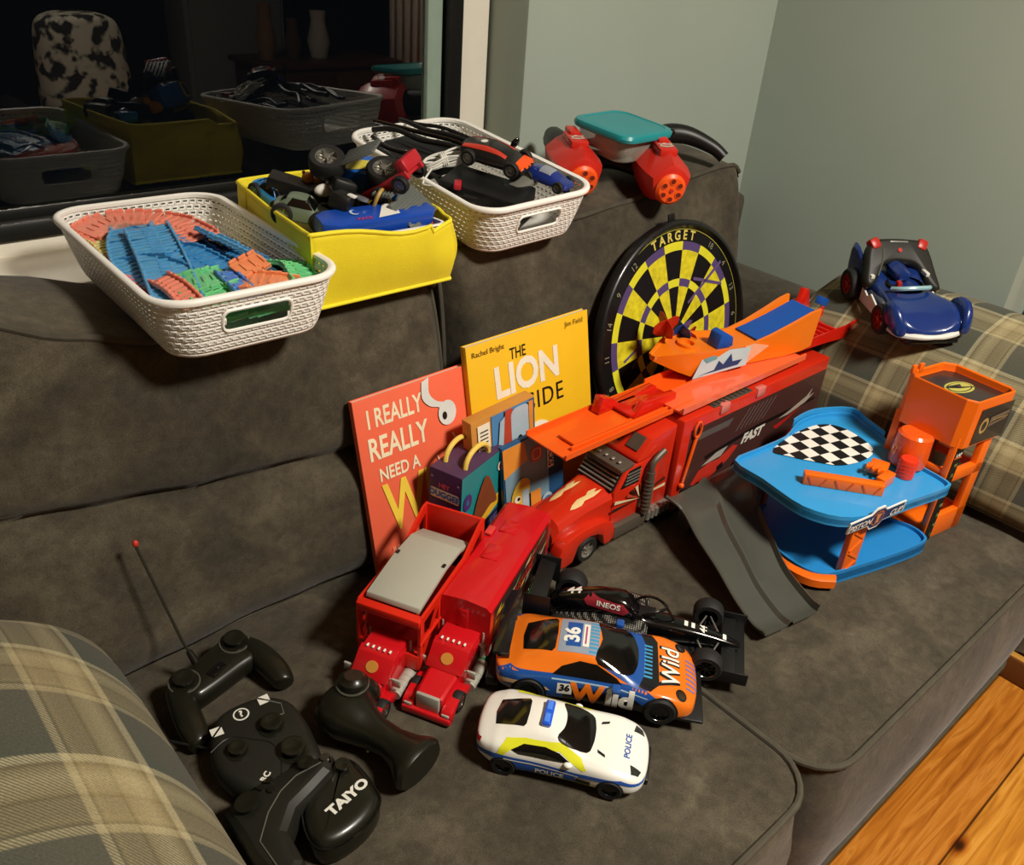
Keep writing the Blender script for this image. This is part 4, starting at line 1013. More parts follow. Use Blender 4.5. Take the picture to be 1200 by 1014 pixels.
for (x, y) in ((.070, -.018), (.062, .016)):                          # flames on the bonnet
    fl = smooth_poly([(-.030, 0), (-.012, .006), (.004, .004), (.012, .008), (.026, .005), (.018, .001), (.030, -.002), (.012, -.004), (-.004, -.002), (-.012, -.005)], 2)
    bm = shape_mesh([fl], .01); bm.transform(Matrix.Translation((x, y, 0)))
    bo = [c for c in ht.children if c.name.startswith('bonnet')][0]
    project(bm, bvh(bo), (0, 0, .2), (1, 0, 0), (0, 1, 0), (0, 0, 1), 'flame_decal', mat('flame_cream2', '#e3c68a', .4), ht, .0006, .004, far=.4)
mb = MB(); mb.box((.235, 0, .020), (.14, .05, .014), bev=.002); mb.out('chassis', ht, BLK)
# trailer
TX0, TX1, TW = .238, .640, .045
TB = mat('trailer_brown', '#4a2c28', .3, coat=.4, var=.05)
mb = MB(); mb.box(((TX0+TX1)/2, 0, .090), (TX1-TX0, 2*TW, .164), bev=.004); tl = mb.out('trailer', ht, HR, ang=30)
for s in (-1, 1):
    M = frame(((TX0+TX1)/2, s*(TW+.0002), .088), (-s, 0, 0), (0, 0, 1)); hl = (TX1-TX0)/2
    e = -1 if s > 0 else 1                                              # artwork keeps the lorry's nose at the same end
    G = lambda p: [(q[0]*e, q[1]) for q in p][::e]
    it = [([G(rect(-hl+.02, -.070, hl-.004, .062))], TB), ([G([(-hl+.02, -.045), (-hl+.15, -.07), (-hl+.02, -.07)])], mat('art_black', '#1c1412', .3)),
          ([G([(-.02, -.072), (.05, -.045), (.11, -.042), (.15, -.028), (hl-.004, -.035), (hl-.004, -.076), (-.02, -.076)])], mat('art_bright_red', '#b3201a', .35)),
          ([G([(-.13, .0), (.0, .012), (hl-.02, .012), (hl-.02, .006), (0, .004), (-.13, -.008)])], mat('art_black', '#1c1412', .3)),
          ([G([(-hl+.03, .05), (-hl+.13, .050), (-hl+.12, .038), (-hl+.03, .038)])], mat('art_grey2', '#5d5552', .35)),
          ([G([(-.155, -.045), (-.14, -.025), (-.115, -.018), (-.09, -.02), (-.055, -.006), (-.04, -.012), (-.06, -.030), (-.10, -.048), (-.14, -.055)])], mat('art_car_red', '#c23224', .3)),
          ([G([(-.135, -.018), (-.10, -.004), (-.07, -.002), (-.085, -.016)])], mat('art_car_glass', '#a8a29a', .3)),
          ([G([(-.15, -.048), (-.13, -.050), (-.12, -.060), (-.145, -.058)])], mat('art_black', '#1c1412', .3)),
          ([G([(-.09, -.035), (-.075, -.030), (-.072, -.042), (-.088, -.046)])], mat('art_black', '#1c1412', .3)),
          ([G([(.07, .002), (.10, .008), (.15, .022), (.165, .034), (.158, .020), (.175, .022), (.15, .010), (.10, .001)])], mat('art_silver', '#a89c8e', .35)),
          ([G([(.06, -.010), (.10, -.004), (.14, .006), (.10, -.010), (.07, -.018)])], mat('art_bright_red', '#b3201a', .35))]
    for k in range(7): it.append(([G([(-.03+.012*k, .055), (-.027+.012*k, .055), (-.055+.012*k, .020), (-.058+.012*k, .020)])], mat('art_line', '#6e5f5a', .35)))
    it.append((txt('FAST', .024, e*(-.01) if 0 else (-.005)*e, -.004, bold=.05, shear=.3, sx=1.1), mat('art_white', '#dcd8cc', .35)))
    sticker(it, M, 'side_artwork', tl, label='dark brown side panel with a racing car and the word FAST', off=.00004)
mb = MB()
for x in (.31, .385): mb.box((x, -TW+.006, .1715), (.020, .015, .006), bev=.001)
mb.out('catch', tl, mat('translucent_pink', '#e07a68', .25)) if 0 else None
for x in (.335, .43):
    m = MB(); m.box((x, -TW+.002, .166), (.022, .010, .016), bev=.0012); m.out('catch', tl, mat('translucent_pink', '#d8766a', .25, coat=.4))
mb = MB(); mb.box((.36, -TW+.010, .1722), (.10, .016, .003), bev=.001)
for k in range(9): mb.box((.315+.011*k, -TW+.010, .1742), (.004, .014, .002))
mb.out('hinge_panel', tl, HD)
for s in (-1, 1):
    for x in (.52, .57): wheel(ht, x, s*.036, .016, .016, rim=HS, side=s, spokes=5)
OT = mat('track_orange', '#ee5a14', .28, coat=.4, var=.02); OL = mat('track_light_orange', '#f2663a', .25, coat=.5, var=.02); HRT = mat('clear_red', '#cf1f10', .2, coat=.5, var=.03)
# orange prop arm on the trailer side
arm_ = MB(); arm_.box((.262, -TW-.004, .098), (.006, .004, .085), bev=.0012, rot=(0, .18, 0)); arm_.tube([(.270+.008*math.cos(t/10*2*PI), -TW-.004, .150+.014*math.sin(t/10*2*PI)) for t in range(10)], .002, 6, closed=True); arm_.sph((.254, -TW-.004, .056), .005, 10)
arm_.out('prop_arm', ht, OT, label='orange plastic prop arm')
# channel track running over the cab
def channel(mb, x0, x1, y0, y1, z0, z1, lip=.008, t=.0022):
    secs = []
    for x, z in ((x0, z0), (x1, z1)):
        secs.append([(x, y0, z), (x, y0, z+lip), (x, y0+t, z+lip), (x, y0+t, z+t), (x, y1-t, z+t), (x, y1-t, z+lip), (x, y1, z+lip), (x, y1, z)])
    mb.loft(secs)
mb = MB(); channel(mb, .015, .285, -.022, .058, .1745, .1775); mb.box((.10, .010, .1805), (.11, .030, .004), bev=.001); mb.box((.15, -.010, .1805), (.23, .004, .005), bev=.001)
tk = mb.out('launch_track', ht, OT, ang=20)
mb = MB()
mb.prism([(.135, .180), (.140, .206), (.160, .200), (.178, .186), (.215, .186), (.262, .190), (.262, .180)], .034, .050, 'xz', bev=.001)
mb.prism([(.170, .180), (.190, .200), (.262, .196), (.262, .180)], -.004, .008, 'xz', bev=.001); mb.box((.215, .020, .184), (.10, .040, .004), bev=.001)
mb.out('track_guide', ht, HRT, ang=25)
mb = MB(); channel(mb, .236, .560, -.040, .010, .1820, .186, lip=.010, t=.0028); mb.out('roof_track', ht, OL, ang=20)
mb = MB(); channel(mb, .262, .585, .012, .060, .1790, .182, lip=.012); mb.out('rear_roof_track', ht, OT, ang=20)

# ------------------------------------------------------------------ launcher lying on the truck
ln = thing('toy_track_launcher', 'orange toy car launcher with blue ramp lying on top of the red truck', 'toy launcher', (.990, .732, .190), rot=(0, math.radians(0), math.radians(-11))); ln.scale = (.84, 1, 1)
OB = mat('launcher_orange', '#f27a14', .3, coat=.4, var=.02); BR = mat('launcher_blue', '#1450a8', .4, var=.03)
mb = MB()
def lsec(x, w, z0, z1, wall):                                         # trough cross-section, open top
    return [(x, -w, z0), (x, w, z0), (x, w+.004, z1+wall), (x, w-.001, z1+wall), (x, w-.003, z1), (x, -w+.003, z1), (x, -w+.001, z1+wall), (x, -w-.004, z1+wall)]
mb.loft([lsec(-.012, .004, .026, .034, .001), lsec(.030, .024, .010, .040, .002), lsec(.062, .036, .0, .040, .005), (lsec(.110, .036, .0, .036, .006)), lsec(.170, .032, .0, .032, .005), lsec(.205, .029, .0, .032, .005),
         lsec(.250, .030, .0, .038, .008), lsec(.300, .032, .0, .048, .012), lsec(.345, .034, .004, .060, .014), lsec(.368, .035, .010, .066, .012)])
lb_ = mb.out('launcher_body', ln, OB, ang=30)
mb = MB(); mb.loft([[(x, -.025, z), (x, .025, z), (x, .025, z+.004), (x, -.025, z+.004)] for x, z in ((.222, .0345), (.25, .0395), (.300, .0505), (.345, .0625), (.366, .0680))]); mb.out('ramp_strip', ln, BR)
mb = MB(); mb.prism([(.118, .036), (.124, .060), (.134, .063), (.156, .052), (.158, .036)], -.026, .0, 'xz', bev=.002); mb.out('release_lever', ln, BR)
mb = MB(); mb.lathe([(.018, 0), (.018, .006), (.012, .006), (.012, 0)], (.070, 0, .0385), (0, 0, 1), 20); mb.out('dial', ln, OB)
for s in (-1,):
    M = frame((.112, s*.0385-.0012, .020), (1, 0, 0), (0, .10, 1))
    it = [([[(-.062, -.018), (.072, -.014), (.080, .016), (-.036, .022)]], mat('sticker_ice', '#b8c8cc', .3)), ([[(-.05, -.015), (-.01, -.010), (.0, .004), (.012, -.004), (.03, .012), (.035, -.002), (.06, -.002), (.05, -.010), (.01, -.012)]], mat('sticker_navy', '#23406a', .3)),
          ([[(-.04, .012), (-.01, .016), (-.005, .008), (-.03, .004)]], mat('sticker_teal', '#6a98a0', .3))]
    sticker(it, M, 'side_sticker', ln, label='pale sticker with navy shapes')
    mb = MB(); mb.prism([(.178, .002), (.242, .030), (.205, .038), (.180, .036)], -.0375, -.0345, 'xz'); mb.out('side_fin', ln, mat('glossy_pale_orange', '#f6b08a', .15, coat=1))
rb = thing('toy_track_connector', 'red plastic track connector with blue tip sticking out behind the launcher', 'toy track connector', (1.27, .675, .192))
mb = MB(); mb.loft([[(x, -w, z), (x, w, z), (x, w, z+.016+k), (x, w-.003, z+.016+k), (x, w-.004, z+.004), (x, -w+.004, z+.004), (x, -w+.003, z+.016+k), (x, -w, z+.016+k)] for x, w, z, k in ((0, .030, 0, 0), (.08, .034, -.002, .004), (.13, .036, -.006, .008), (.170, .036, -.006, .012))])
mb.box((.05, .030, .032), (.012, .008, .062), bev=.001, rot=(0, .2, 0)); mb.prism([(.03, .01), (.055, .085), (.072, .08), (.10, .02)], .020, .028, 'xz', bev=.001)
for k in range(5): mb.box((.04+.018*k, 0, .010), (.004, .05, .008), bev=.001)
rc2 = mb.out('connector_body', rb, HRT, ang=30)
mb = MB(); mb.box((.128, .020, .046), (.028, .012, .014), bev=.001, rot=(0, .4, 0)); mb.out('tip', rb, BR)
random.seed(11)
# ------------------------------------------------------------------ blue two-deck garage
SKY = mat('garage_blue', '#2f96d4', .33, coat=.3, var=.02); SKD = mat('garage_deck_blue', '#2580c2', .4, var=.03); GO = mat('garage_orange', '#ee6a10', .32, coat=.3, var=.02)
gr = thing('toy_garage', 'blue and orange two-deck toy racing garage with chequered floor', 'toy garage', (0, 0, 0))
up = [(.994, .562), (1.05, .562), (1.122, .558), (1.180, .572), (1.237, .566), (1.284, .536), (1.272, .500), (1.256, .462), (1.236, .430), (1.226, .405), (1.222, .385), (1.214, .338), (1.195, .330), (1.12, .346), (1.040, .362), (.995, .386), (.974, .432), (.982, .488), (.986, .508)]
def deck(name, outl, z, th, lip, m):
    mb = MB(); mb.prism(outl, z-th, z, 'xy'); d = mb.out(name, gr, m, ang=30)
    e = MB(); n = len(outl)
    e.rings(outl, [(0, z-th*1.2), (0, z+lip), (.003, z+lip), (.0032, z+.0005)]) if 0 else None
    secs = []
    for ins, zz in ((0, z-th*1.4), (0, z+lip), (.0035, z+lip), (.0035, z-th*1.4)):
        c = Vector((sum(p[0] for p in outl)/n, sum(p[1] for p in outl)/n)); secs.append([(p[0]+(c.x-p[0])*ins/.12, p[1]+(c.y-p[1])*ins/.12, zz) for p in outl])
    vs = [p for q in secs for p in q]; e.add(vs, [[i*n+j, i*n+(j+1) % n, ((i+1) % 4)*n+(j+1) % n, ((i+1) % 4)*n+j] for i in range(4) for j in range(n)])
    e.out('rim', d, m, ang=35); return d
ud = deck('upper_deck', smooth_poly(up, 3), .112, .008, .006, SKY)
lo_ = [(1.070, .555), (1.03, .520), (.995, .480), (.980, .435), (.982, .398), (1.000, .378), (1.05, .362), (1.12, .343), (1.185, .330), (1.205, .337), (1.212, .365), (1.20, .42), (1.24, .48), (1.25, .56), (1.16, .585)]
ld = deck('lower_deck', smooth_poly(lo_, 3), .016, .012, .006, SKD)
# chequered floor: squares clipped to the disc
mb = MB(); CW, CB = mat('chequer_white', '#e8e6dc', .4), mat('chequer_black', '#141414', .4)
cx, cy = 1.150, .512; ang = math.radians(-14); q = .0215
def clip(poly, inside, inter):
    out = []
    for i in range(len(poly)):
        a, b = poly[i-1], poly[i]
        if inside(b):
            if not inside(a): out.append(inter(a, b))
            out.append(b)
        elif inside(a): out.append(inter(a, b))
    return out
disc = [(1.070, .545), (1.122, .556), (1.18, .556), (1.219, .545), (1.234, .516), (1.222, .468), (1.196, .448), (1.152, .450), (1.115, .468), (1.090, .505)]
disc = smooth_poly(disc, 3)
area = sum(disc[i-1][0]*disc[i][1]-disc[i][0]*disc[i-1][1] for i in range(len(disc))); disc = disc if area > 0 else disc[::-1]
for i in range(-9, 10):
    for j in range(-9, 10):
        ca, sa = math.cos(ang), math.sin(ang)
        sq = [(cx+(x*ca-y*sa)*q, cy+(x*sa+y*ca)*q) for x, y in ((i, j), (i+1, j), (i+1, j+1), (i, j+1))]
        for k in range(len(disc)):
            a, b = disc[k-1], disc[k]
            f = lambda p: (b[0]-a[0])*(p[1]-a[1])-(b[1]-a[1])*(p[0]-a[0])
            def it(p, r):
                t = f(p)/(f(p)-f(r)); return (p[0]+(r[0]-p[0])*t, p[1]+(r[1]-p[1])*t)
            sq = clip(sq, lambda p: f(p) >= 0, it) if len(sq) > 2 else []
        if len(sq) > 2: mb.use(CW if (i+j) % 2 else CB); mb.add([(x, y, .1136) for x, y in sq], [list(range(len(sq)))])
mb.out('chequered_floor', gr, flat=True, fix=False, label='black and white chequered floor sticker')
# raised back lip where the chequer meets the ramp
mb = MB(); mb.loft([[(x, y, .110), (x, y, .126), (x+.004, y+.003, .126), (x+.004, y+.003, .110)] for x, y in smooth_poly([(1.165, .572), (1.20, .574), (1.237, .567), (1.285, .536), (1.272, .500), (1.256, .462)], 3, False)]); mb.out('back_lip', gr, SKY, ang=40)
mb = MB(); mb.box((1.070, .428, .121), (.112, .015, .018), bev=.0015, rot=(0, 0, math.radians(-52)))
mb.out('launch_rail', gr, GO)
mb = MB()
for k in range(6): mb.box((1.041+.0116*k, .4650-.0148*k, .121), (.0025, .0165, .014), rot=(0, .5 if k % 2 else -.5, math.radians(-52)))
mb.out('rail_lattice', gr, mat('dark_orange', '#c9500c', .4))
mb = MB(); mb.box((1.150, .416, .124), (.030, .026, .012), bev=.002, rot=(0, 0, .3))
for k in range(3): mb.box((1.134, .408+.009*k, .128), (.014, .004, .006), bev=.001, rot=(0, 0, .3))
mb.box((1.128, .394, .122), (.034, .014, .018), bev=.0015)
mb.out('gate', gr, GO)
mb = MB(); mb.lathe([(.0001, .030), (.012, .030), (.013, .0285), (.013, 0)], (1.180, .388, .113), (0, 0, 1), 20)
for k in range(4): mb.lathe([(.0131, 0), (.0135, .001), (.0131, .002)], (1.180, .388, .117+.006*k), (0, 0, 1), 20)
mb.out('spring_button', gr, mat('button_red', '#d8361a', .3, coat=.4))
mb = MB(); mb.box((1.035, .374, .060), (.030, .010, .095), bev=.0015, rot=(0, 0, math.radians(-12)))
for k in range(5): mb.box((1.034, .3685, .025+.018*k), (.026, .002, .003), rot=(0, .6 if k % 2 else -.6, math.radians(-12)))
mb.out('pillar', gr, GO, label='orange latticed front pillar')
mb = MB(); mb.box((1.075, .545, .062), (.012, .012, .095), bev=.001); mb.out('pillar', gr, GO)
mb = MB(); mb.loft([[(x, y, z0), (x-.006, y-.004, z0+.004), (x-.006, y-.004, z0+.016), (x, y, z0+.020), (x+.006, y+.004, z0+.018), (x+.006, y+.004, z0+.002)] for x, y, z0 in [(p[0], p[1], .002) for p in smooth_poly([(1.056, .552), (1.020, .512), (.985, .470), (.970, .430), (.976, .392), (1.0, .368)], 3, False)]]); mb.out('kerb_bumper', gr, GO, ang=50, label='glossy orange kerb bumper')
# sign
M = frame((1.042, .3565, .114), (1, -.15, 0), (-.0, -.10, 1)) @ Matrix.Scale(1.03, 4)
WB = mat('sign_white', '#e9e7df', .35); NV = mat('sign_navy', '#1d3566', .35)
mb = MB(); mb.xf(M); sg_ = [(-.060, -.008), (-.016, -.010), (-.008, -.019), (.008, -.019), (.016, -.010), (.060, -.008), (.058, .010), (.016, .010), (.008, .018), (-.008, .018), (-.016, .010), (-.060, .010)]
mb.prism(sg_, -.002, 0, 'xy'); sb = mb.out('sign_board', gr, WB)
s2 = [(p[0]*.955, p[1]*.84) for p in sg_]
sticker([([s2], NV), ([circle(.0125, 18)], mat('sign_orange', '#cf6a26', .35)), ([circle(.0105, 18)], NV), ([[(-.006, .008), (.006, .008), (.003, -.002), (.004, -.008), (-.004, -.008), (-.003, -.002)]], mat('sign_bronze', '#d58a4c', .3)),
         (txt('PISTON', .0135, -.0375, 0, bold=.03, shear=.2), WB), (txt('CUP', .0135, .037, 0, bold=.03, shear=.2), WB)], M, 'sign_print', sb)

# ------------------------------------------------------------------ orange lift tower
tw = thing('toy_lift_tower', 'tall orange toy lift tower at the right end of the blue garage', 'toy tower', (1.216, .340, 0), rot=(math.radians(-1), math.radians(2), math.radians(-8)))
TWW, TWD, TH = .106, .110, .243
mb = MB()
def post(x, y, w=.012, d=.012, z0=0, z1=TH-.06): mb.box((x, y, (z0+z1)/2), (w, d, z1-z0), bev=.001)
post(.012, .008, .024, .010); post(TWW-.016, .008, .022, .010); post(.006, TWD-.006); post(TWW-.010, TWD-.006)
mb.box((.052, .008, .020), (.10, .010, .040), bev=.001); mb.box((.052, .008, .112), (.10, .010, .018), bev=.001)
mb.box((TWW-.006, TWD/2, .02), (.008, TWD-.01, .03), bev=.001); mb.box((TWW-.006, TWD/2, .11), (.008, TWD-.01, .014), bev=.001)
mb.box((.004, TWD/2, .12), (.006, TWD-.01, .012), bev=.001)
mb.out('frame', tw, GO)
mb = MB(); mb.box((.055, .052, .006), (.10, .07, .008), bev=.001); mb.out('base_plate', tw, GO)
mb = MB(); mb.box((.055, .080, .10), (.09, .004, .16)); mb.out('back_panel', tw, mat('tower_inner', '#7a3a12', .5))
mb = MB(); W_, D_ = TWW+.006, TWD+.004
c = .014
oc = [(0, c), (c*.6, 0), (W_-c*.5, 0), (W_, c*.5), (W_, D_-c), (W_-c, D_), (c, D_), (0, D_-c)]
oc = [(x-.004, y-.002) for x, y in oc]
n = 8
ring_ = lambda z, i: [((W_/2-.004)+(x-(W_/2-.004))*(1-i), (D_/2)+(y-D_/2)*(1-i), z) for x, y in oc]
secs = [ring_(TH-.075, 0), ring_(TH, 0), ring_(TH+.002, .02), ring_(TH, .06), ring_(TH-.010, .06)]
mb.loft(secs); hd = mb.out('lift_head', tw, GO, ang=25)
for x in (.012, .030): m = MB(); m.box((x, D_-.004, TH+.004), (.010, .005, .014), bev=.001); m.out('tab', hd, GO)
M = frame((W_/2-.004, D_/2-.002, TH-.0098), (1, 0, 0), (0, 1, 0))
OLV = mat('emblem_olive', '#b8b254', .35); DKS = mat('tower_dark', '#2c2320', .3, coat=.3)
sticker([([[(p[0]*.92-(W_/2-.004)*.92, (p[1]-D_/2)*.92) for p in oc]], DKS), ([circle(.030, 28, 0, 0, .017)], OLV), ([circle(.026, 28, 0, 0, .0135)], DKS), ([circle(.024, 28, 0, 0, .012)], OLV),
         ([[(-.024, .006), (.0, .004), (-.004, -.004), (.034, -.012), (.004, -.001), (.010, .006), (-.02, .010)]], DKS)], M, 'top_sticker', hd, label='dark top sticker with olive oval emblem')
M = frame((TWW*.56, -.0025, TH-.040), (1, 0, 0), (0, 0, 1))
sticker([([rect(-.050+.012, -.033, .050, .026)], DKS), ([circle(.011, 18, -.018, -.004, .013)], mat('wheel_gold', '#a88a50', .35)), ([circle(.006, 14, -.018, -.004, .008)], DKS),
         ([[(-.006, -.002), (.044, .006), (.044, .012), (-.006, .008)], [(-.006, -.008), (.040, -.002), (.040, .002), (-.006, -.003)]], mat('tyre_stripe', '#6a5c4a', .4)), ([rect(.0, .002, .042, .0032)], mat('wheel_gold', '#a88a50', .35))], M, 'front_sticker', hd, label='dark sticker with a gold wheel')
M = frame((.012, .0025, .080), (1, 0, 0), (0, 0, 1)); it = [([rect(-.0095, -.085, .0095, .086)], BLK), ([rect(-.0095, .068, .0095, .070)], GO), (txt('LAP', .0085, 0, .074, bold=.04), WB)]
for k, t in enumerate(('95', '51', '24', '20', '08', '36', '43', '11')): it.append((txt(t, .0085, .001, .056-.0175*k, bold=.01), mat('lap_green', '#93a35e', .4)))
sticker(it, M, 'lap_board', tw, label='black lap board with numbers')
# clear orange ramp between tower and deck
mb = MB(); mb.lathe([(.0001, 0), (.026, 0), (.028, .006), (.026, .050), (.022, .054), (.0001, .054)], (-.014, .060, .116), (0, 0, 1), 28)
mb.out('spiral_guide', tw, mat('clear_orange', '#e8581a', .2, coat=.5, var=.03))
mb = MB(); mb.prism([(0, .03), (.07, .012), (.07, .03), (0, .045)], .105, .108, 'xy'); mb.out('exit_ramp', tw, GO)

# ------------------------------------------------------------------ dark grey ramp from truck to seat
RG = mat('ramp_dark_grey', '#4a4b43', .3, coat=.25, var=.04)
rm = thing('toy_ramp', 'dark grey two-lane plastic ramp sloping down from the red truck', 'toy ramp', (0, 0, 0))
mb = MB(); secs = []
pl = [(.912, .612, .050), (.904, .575, .050), (.880, .525, .040), (.862, .475, .028), (.845, .430, .014), (.832, .390, .006), (.826, .368, .010)]
pr_ = [(1.095, .612, .050), (1.070, .570, .050), (1.02, .52, .040), (.985, .470, .028), (.958, .425, .014), (.938, .372, .006), (.928, .350, .010)]
PL, PR = smooth_poly(pl, 5, False), smooth_poly(pr_, 5, False)
prof = [(0, .0), (-.02, .008), (.0, .0095), (.03, .0015), (.10, 0), (.43, 0), (.47, .006), (.51, .006), (.55, 0), (.90, 0), (.97, .0015), (1.0, .011), (1.02, .010), (1.0, 0)]
for a, b in zip(PL, PR):
    a, b = Vector(a), Vector(b)
    top = [a.lerp(b, t)+Vector((0, 0, z)) for t, z in prof]
    secs.append([tuple(p) for p in top[1:-1]] + [tuple(p-Vector((0, 0, .003))) for p in top[1:-1][::-1]])
mb.loft(secs); mb.out('ramp_surface', rm, RG, ang=50)
mb = MB(); mb.cyl((1.035, .538, .040), (1.039, .533, .040), .026, n=28); mb.out('side_disc', rm, mat('ramp_disc', '#54554a', .35))
mb = MB(); mb.prism([(.93, .598), (1.08, .598), (1.06, .575), (.93, .575)], 0, .046, 'xy'); mb.out('foot', rm, RG)
# ------------------------------------------------------------------ books, boxes, dartboard against the back cushions
PAP = mat('book_pages', '#e0d8c4', .7); INK = mat('ink_black', '#1c1510', .5); CRM = mat('lettering_cream', '#f0e3c0', .5); LYL = mat('lettering_yellow', '#f0cd45', .5)
def leaning(x, y0, z0, w, h, th, slope, yaw=0, roll=0):
    """matrix of a thing leaning on the cushions: local x right, y up the cover, z out of the cover"""
    v = Vector((0, slope, 1)).normalized(); u = Vector((1, 0, 0)); n = u.cross(v)
    M = Matrix((u, v, n)).transposed().to_4x4(); M = Matrix.Rotation(yaw, 4, 'Z') @ M @ Matrix.Rotation(roll, 4, 'Z'); M.translation = Vector((x, y0, z0+S)); return M
def book(name, label, M, w, h, th, col):
    t = thing(name, label, 'book'); t.matrix_world = M
    mb = MB(); mb.box((w/2, h/2, -th/2), (w-.003, h-.003, th-.002)); mb.out('pages', t, PAP)
    mb = MB(); mb.box((w/2, h/2, 0), (w, h, .0018), bev=.0008); mb.box((w/2, h/2, -th), (w, h, .0018), bev=.0008); mb.box((.001, h/2, -th/2), (.002, h, th), bev=.0006); mb.out('cover', t, col)
    return t
CORAL = mat('cover_coral', '#ee6a4a', .4, var=.02); YLW = mat('cover_yellow', '#eebb22', .4, var=.02)
b1 = book('picture_book', 'coral orange picture book with cream and big yellow capitals, left of the yellow one', leaning(.500, .768, .004, .25, .252, .006, .2, roll=math.radians(1.2)), .250, .253, .008, CORAL)
Z = Matrix.Translation((0, 0, .001))
roll = smooth_poly([(.112, .250), (.110, .228), (.120, .214), (.134, .208), (.142, .203)], 4, False)
rib = [(p[0]-.006, p[1]) for p in roll] + [(p[0]+.006, p[1]+.004) for p in roll[::-1]]
sticker([(txt('I REALLY', .036, .060, .222, sx=.62, bold=.02), CRM), (txt('REALLY', .044, .060, .180, sx=.64, bold=.022), CRM), (txt('NEED A', .026, .056, .142, sx=.72, bold=.02), CRM), (txt('WEE!', .100, .098, .088, sx=.62, bold=.022), LYL),
         (txt('KARL NEWSON', .010, .062, .030), mat('pale_coral_text', '#f6b08c', .5)), ([rib], mat('paper_roll_white', '#d9dbd6', .5)), ([circle(.015, 20, .142, .196, .018)], mat('paper_roll_white', '#d9dbd6', .5)), ([circle(.004, 12, .137, .193, .006)], INK),
         ([[(.165, .150), (.168, .151), (.176, .172), (.173, .173)], [(.150, .150), (.154, .148), (.148, .166), (.145, .165)], [(.185, .150), (.188, .149), (.200, .166), (.197, .168)], [(.12, .128), (.122, .127), (.118, .14), (.116, .14)]], CRM),
         ([smooth_poly([(.122, .086), (.130, .116), (.142, .122), (.150, .136), (.172, .140), (.186, .118), (.200, .100), (.19, .08)], 2)], mat('animal_grey', '#8f8d85', .5)), ([smooth_poly([(.112, .10), (.118, .125), (.138, .128), (.142, .108)], 2)], mat('animal_brown', '#b5704e', .5))], Z, 'cover_print', b1)
b2 = book('picture_book', 'yellow picture book with white and black capitals leaning left of the dartboard', leaning(.676, .757, .004, .23, .285, .01, .2, roll=math.radians(1.0)), .236, .286, .010, YLW)
b2.location.x -= .0; WLB = mat('lettering_offwhite', '#efe6d0', .5)
sticker([(txt('THE', .024, .092, .256, sx=.7, bold=.012), INK), (txt('LION', .064, .108, .220, rot=.03, sx=.85, bold=.035), WLB), (txt('INSIDE', .040, .120, .174, rot=.02, sx=.85, spacing=1.15), INK),
         (txt('Rachel Bright', .011, .038, .272), mat('brown_text', '#6b4a18', .5)), (txt('Jim Field', .011, .205, .274), mat('brown_text', '#6b4a18', .5)),
         ([smooth_poly([(.10, .135), (.125, .142), (.145, .130), (.140, .115), (.12, .110), (.10, .118)], 3)], WLB), ([smooth_poly([(.142, .132), (.155, .128), (.148, .115), (.140, .120)], 3)], INK), ([smooth_poly([(.188, .118), (.200, .128), (.214, .124), (.222, .112), (.2, .104)], 3)], mat('animal_tan', '#9a7a3e', .5))], Z, 'cover_print', b2)
# small carry box with two handles
PUR = mat('box_purple', '#4a2f6e', .4, var=.04); TEAL = mat('box_teal', '#1f8487', .4, var=.03); NVY = mat('box_navy', '#26214a', .4); YB = mat('box_yellow', '#e8b32e', .4)
bx = thing('carry_case_box', 'small purple and teal card carry box with two yellow handles', 'box', (.592, .711, 0), math.atan2(.031, .100))
BW, BD, BH = .104, .052, .158
mb = MB(); mb.box((BW/2, BD/2, BH/2), (BW, BD, BH), bev=.0012); cs = mb.out('case', bx, mat('box_plum', '#4d3250', .45))
M = frame((BW/2, -.0002, BH-.075), (1, 0, 0), (0, 0, 1)); fr_ = lambda *a: rect(*a)
sticker([([rect(-.052, -.074, .052, .074)], TEAL), ([[(-.052, -.074), (.052, -.074), (.052, -.020), (-.052, -.040)]], NVY), ([[(-.034, -.030), (-.014, -.026), (-.014, -.020), (.004, -.016), (.004, -.009), (.020, -.006), (.020, .000), (.044, .004), (.044, -.014), (-.034, -.046)]], YB),
         (txt('DUGGEE', .020, .004, -.044, rot=.19, bold=.03), mat('faint_lilac', '#58507a', .5)), ([circle(.010, 18, -.038, .030, .013)], PUR), (txt('6', .013, -.038, .030, bold=.02), TEAL), ([circle(.0055, 16, .040, .050, .008)], WLB), ([circle(.003, 12, .040, .050, .005)], mat('dot_red', '#a33426', .4)),
         ([smooth_poly([(-.026, -.026), (-.018, .016), (0, .050), (.012, .046), (.026, .020), (.036, -.005), (.02, -.004), (0, -.014)], 3)], mat('plain_brown', '#7a3f22', .5))], M, 'side_print', bx)
M = frame((-.0002, BD/2, BH-.075), (0, -1, 0), (0, 0, 1))
sticker([([rect(-.0255, -.074, .0255, .074)], PUR), ([rrect(.048, .015, .004, 3, 0, .038)], WLB), (txt('HEY', .0095, -.001, .052, bold=.04), mat('hey_pink', '#e05a7a', .4)), (txt('DUGGEE', .0125, .0, .038, bold=.04), mat('lettering_blue', '#2b6fd0', .4)),
         ([smooth_poly([(-.018, -.022), (-.010, .006), (.002, .014), (.014, .004), (.020, -.022)], 3)], mat('plain_brown', '#7a3f22', .5)), ([[(-.024, -.020), (-.012, -.024), (0, -.019), (.014, -.025), (.024, -.020), (.024, -.032), (-.024, -.032)]], YB),
         ([circle(.002, 8, -.02, .064), circle(.0018, 8, .022, .062), circle(.002, 8, .012, .022), circle(.0016, 8, -.022, .014)], mat('dot_lilac', '#a890c8', .4))], M, 'end_print', bx)
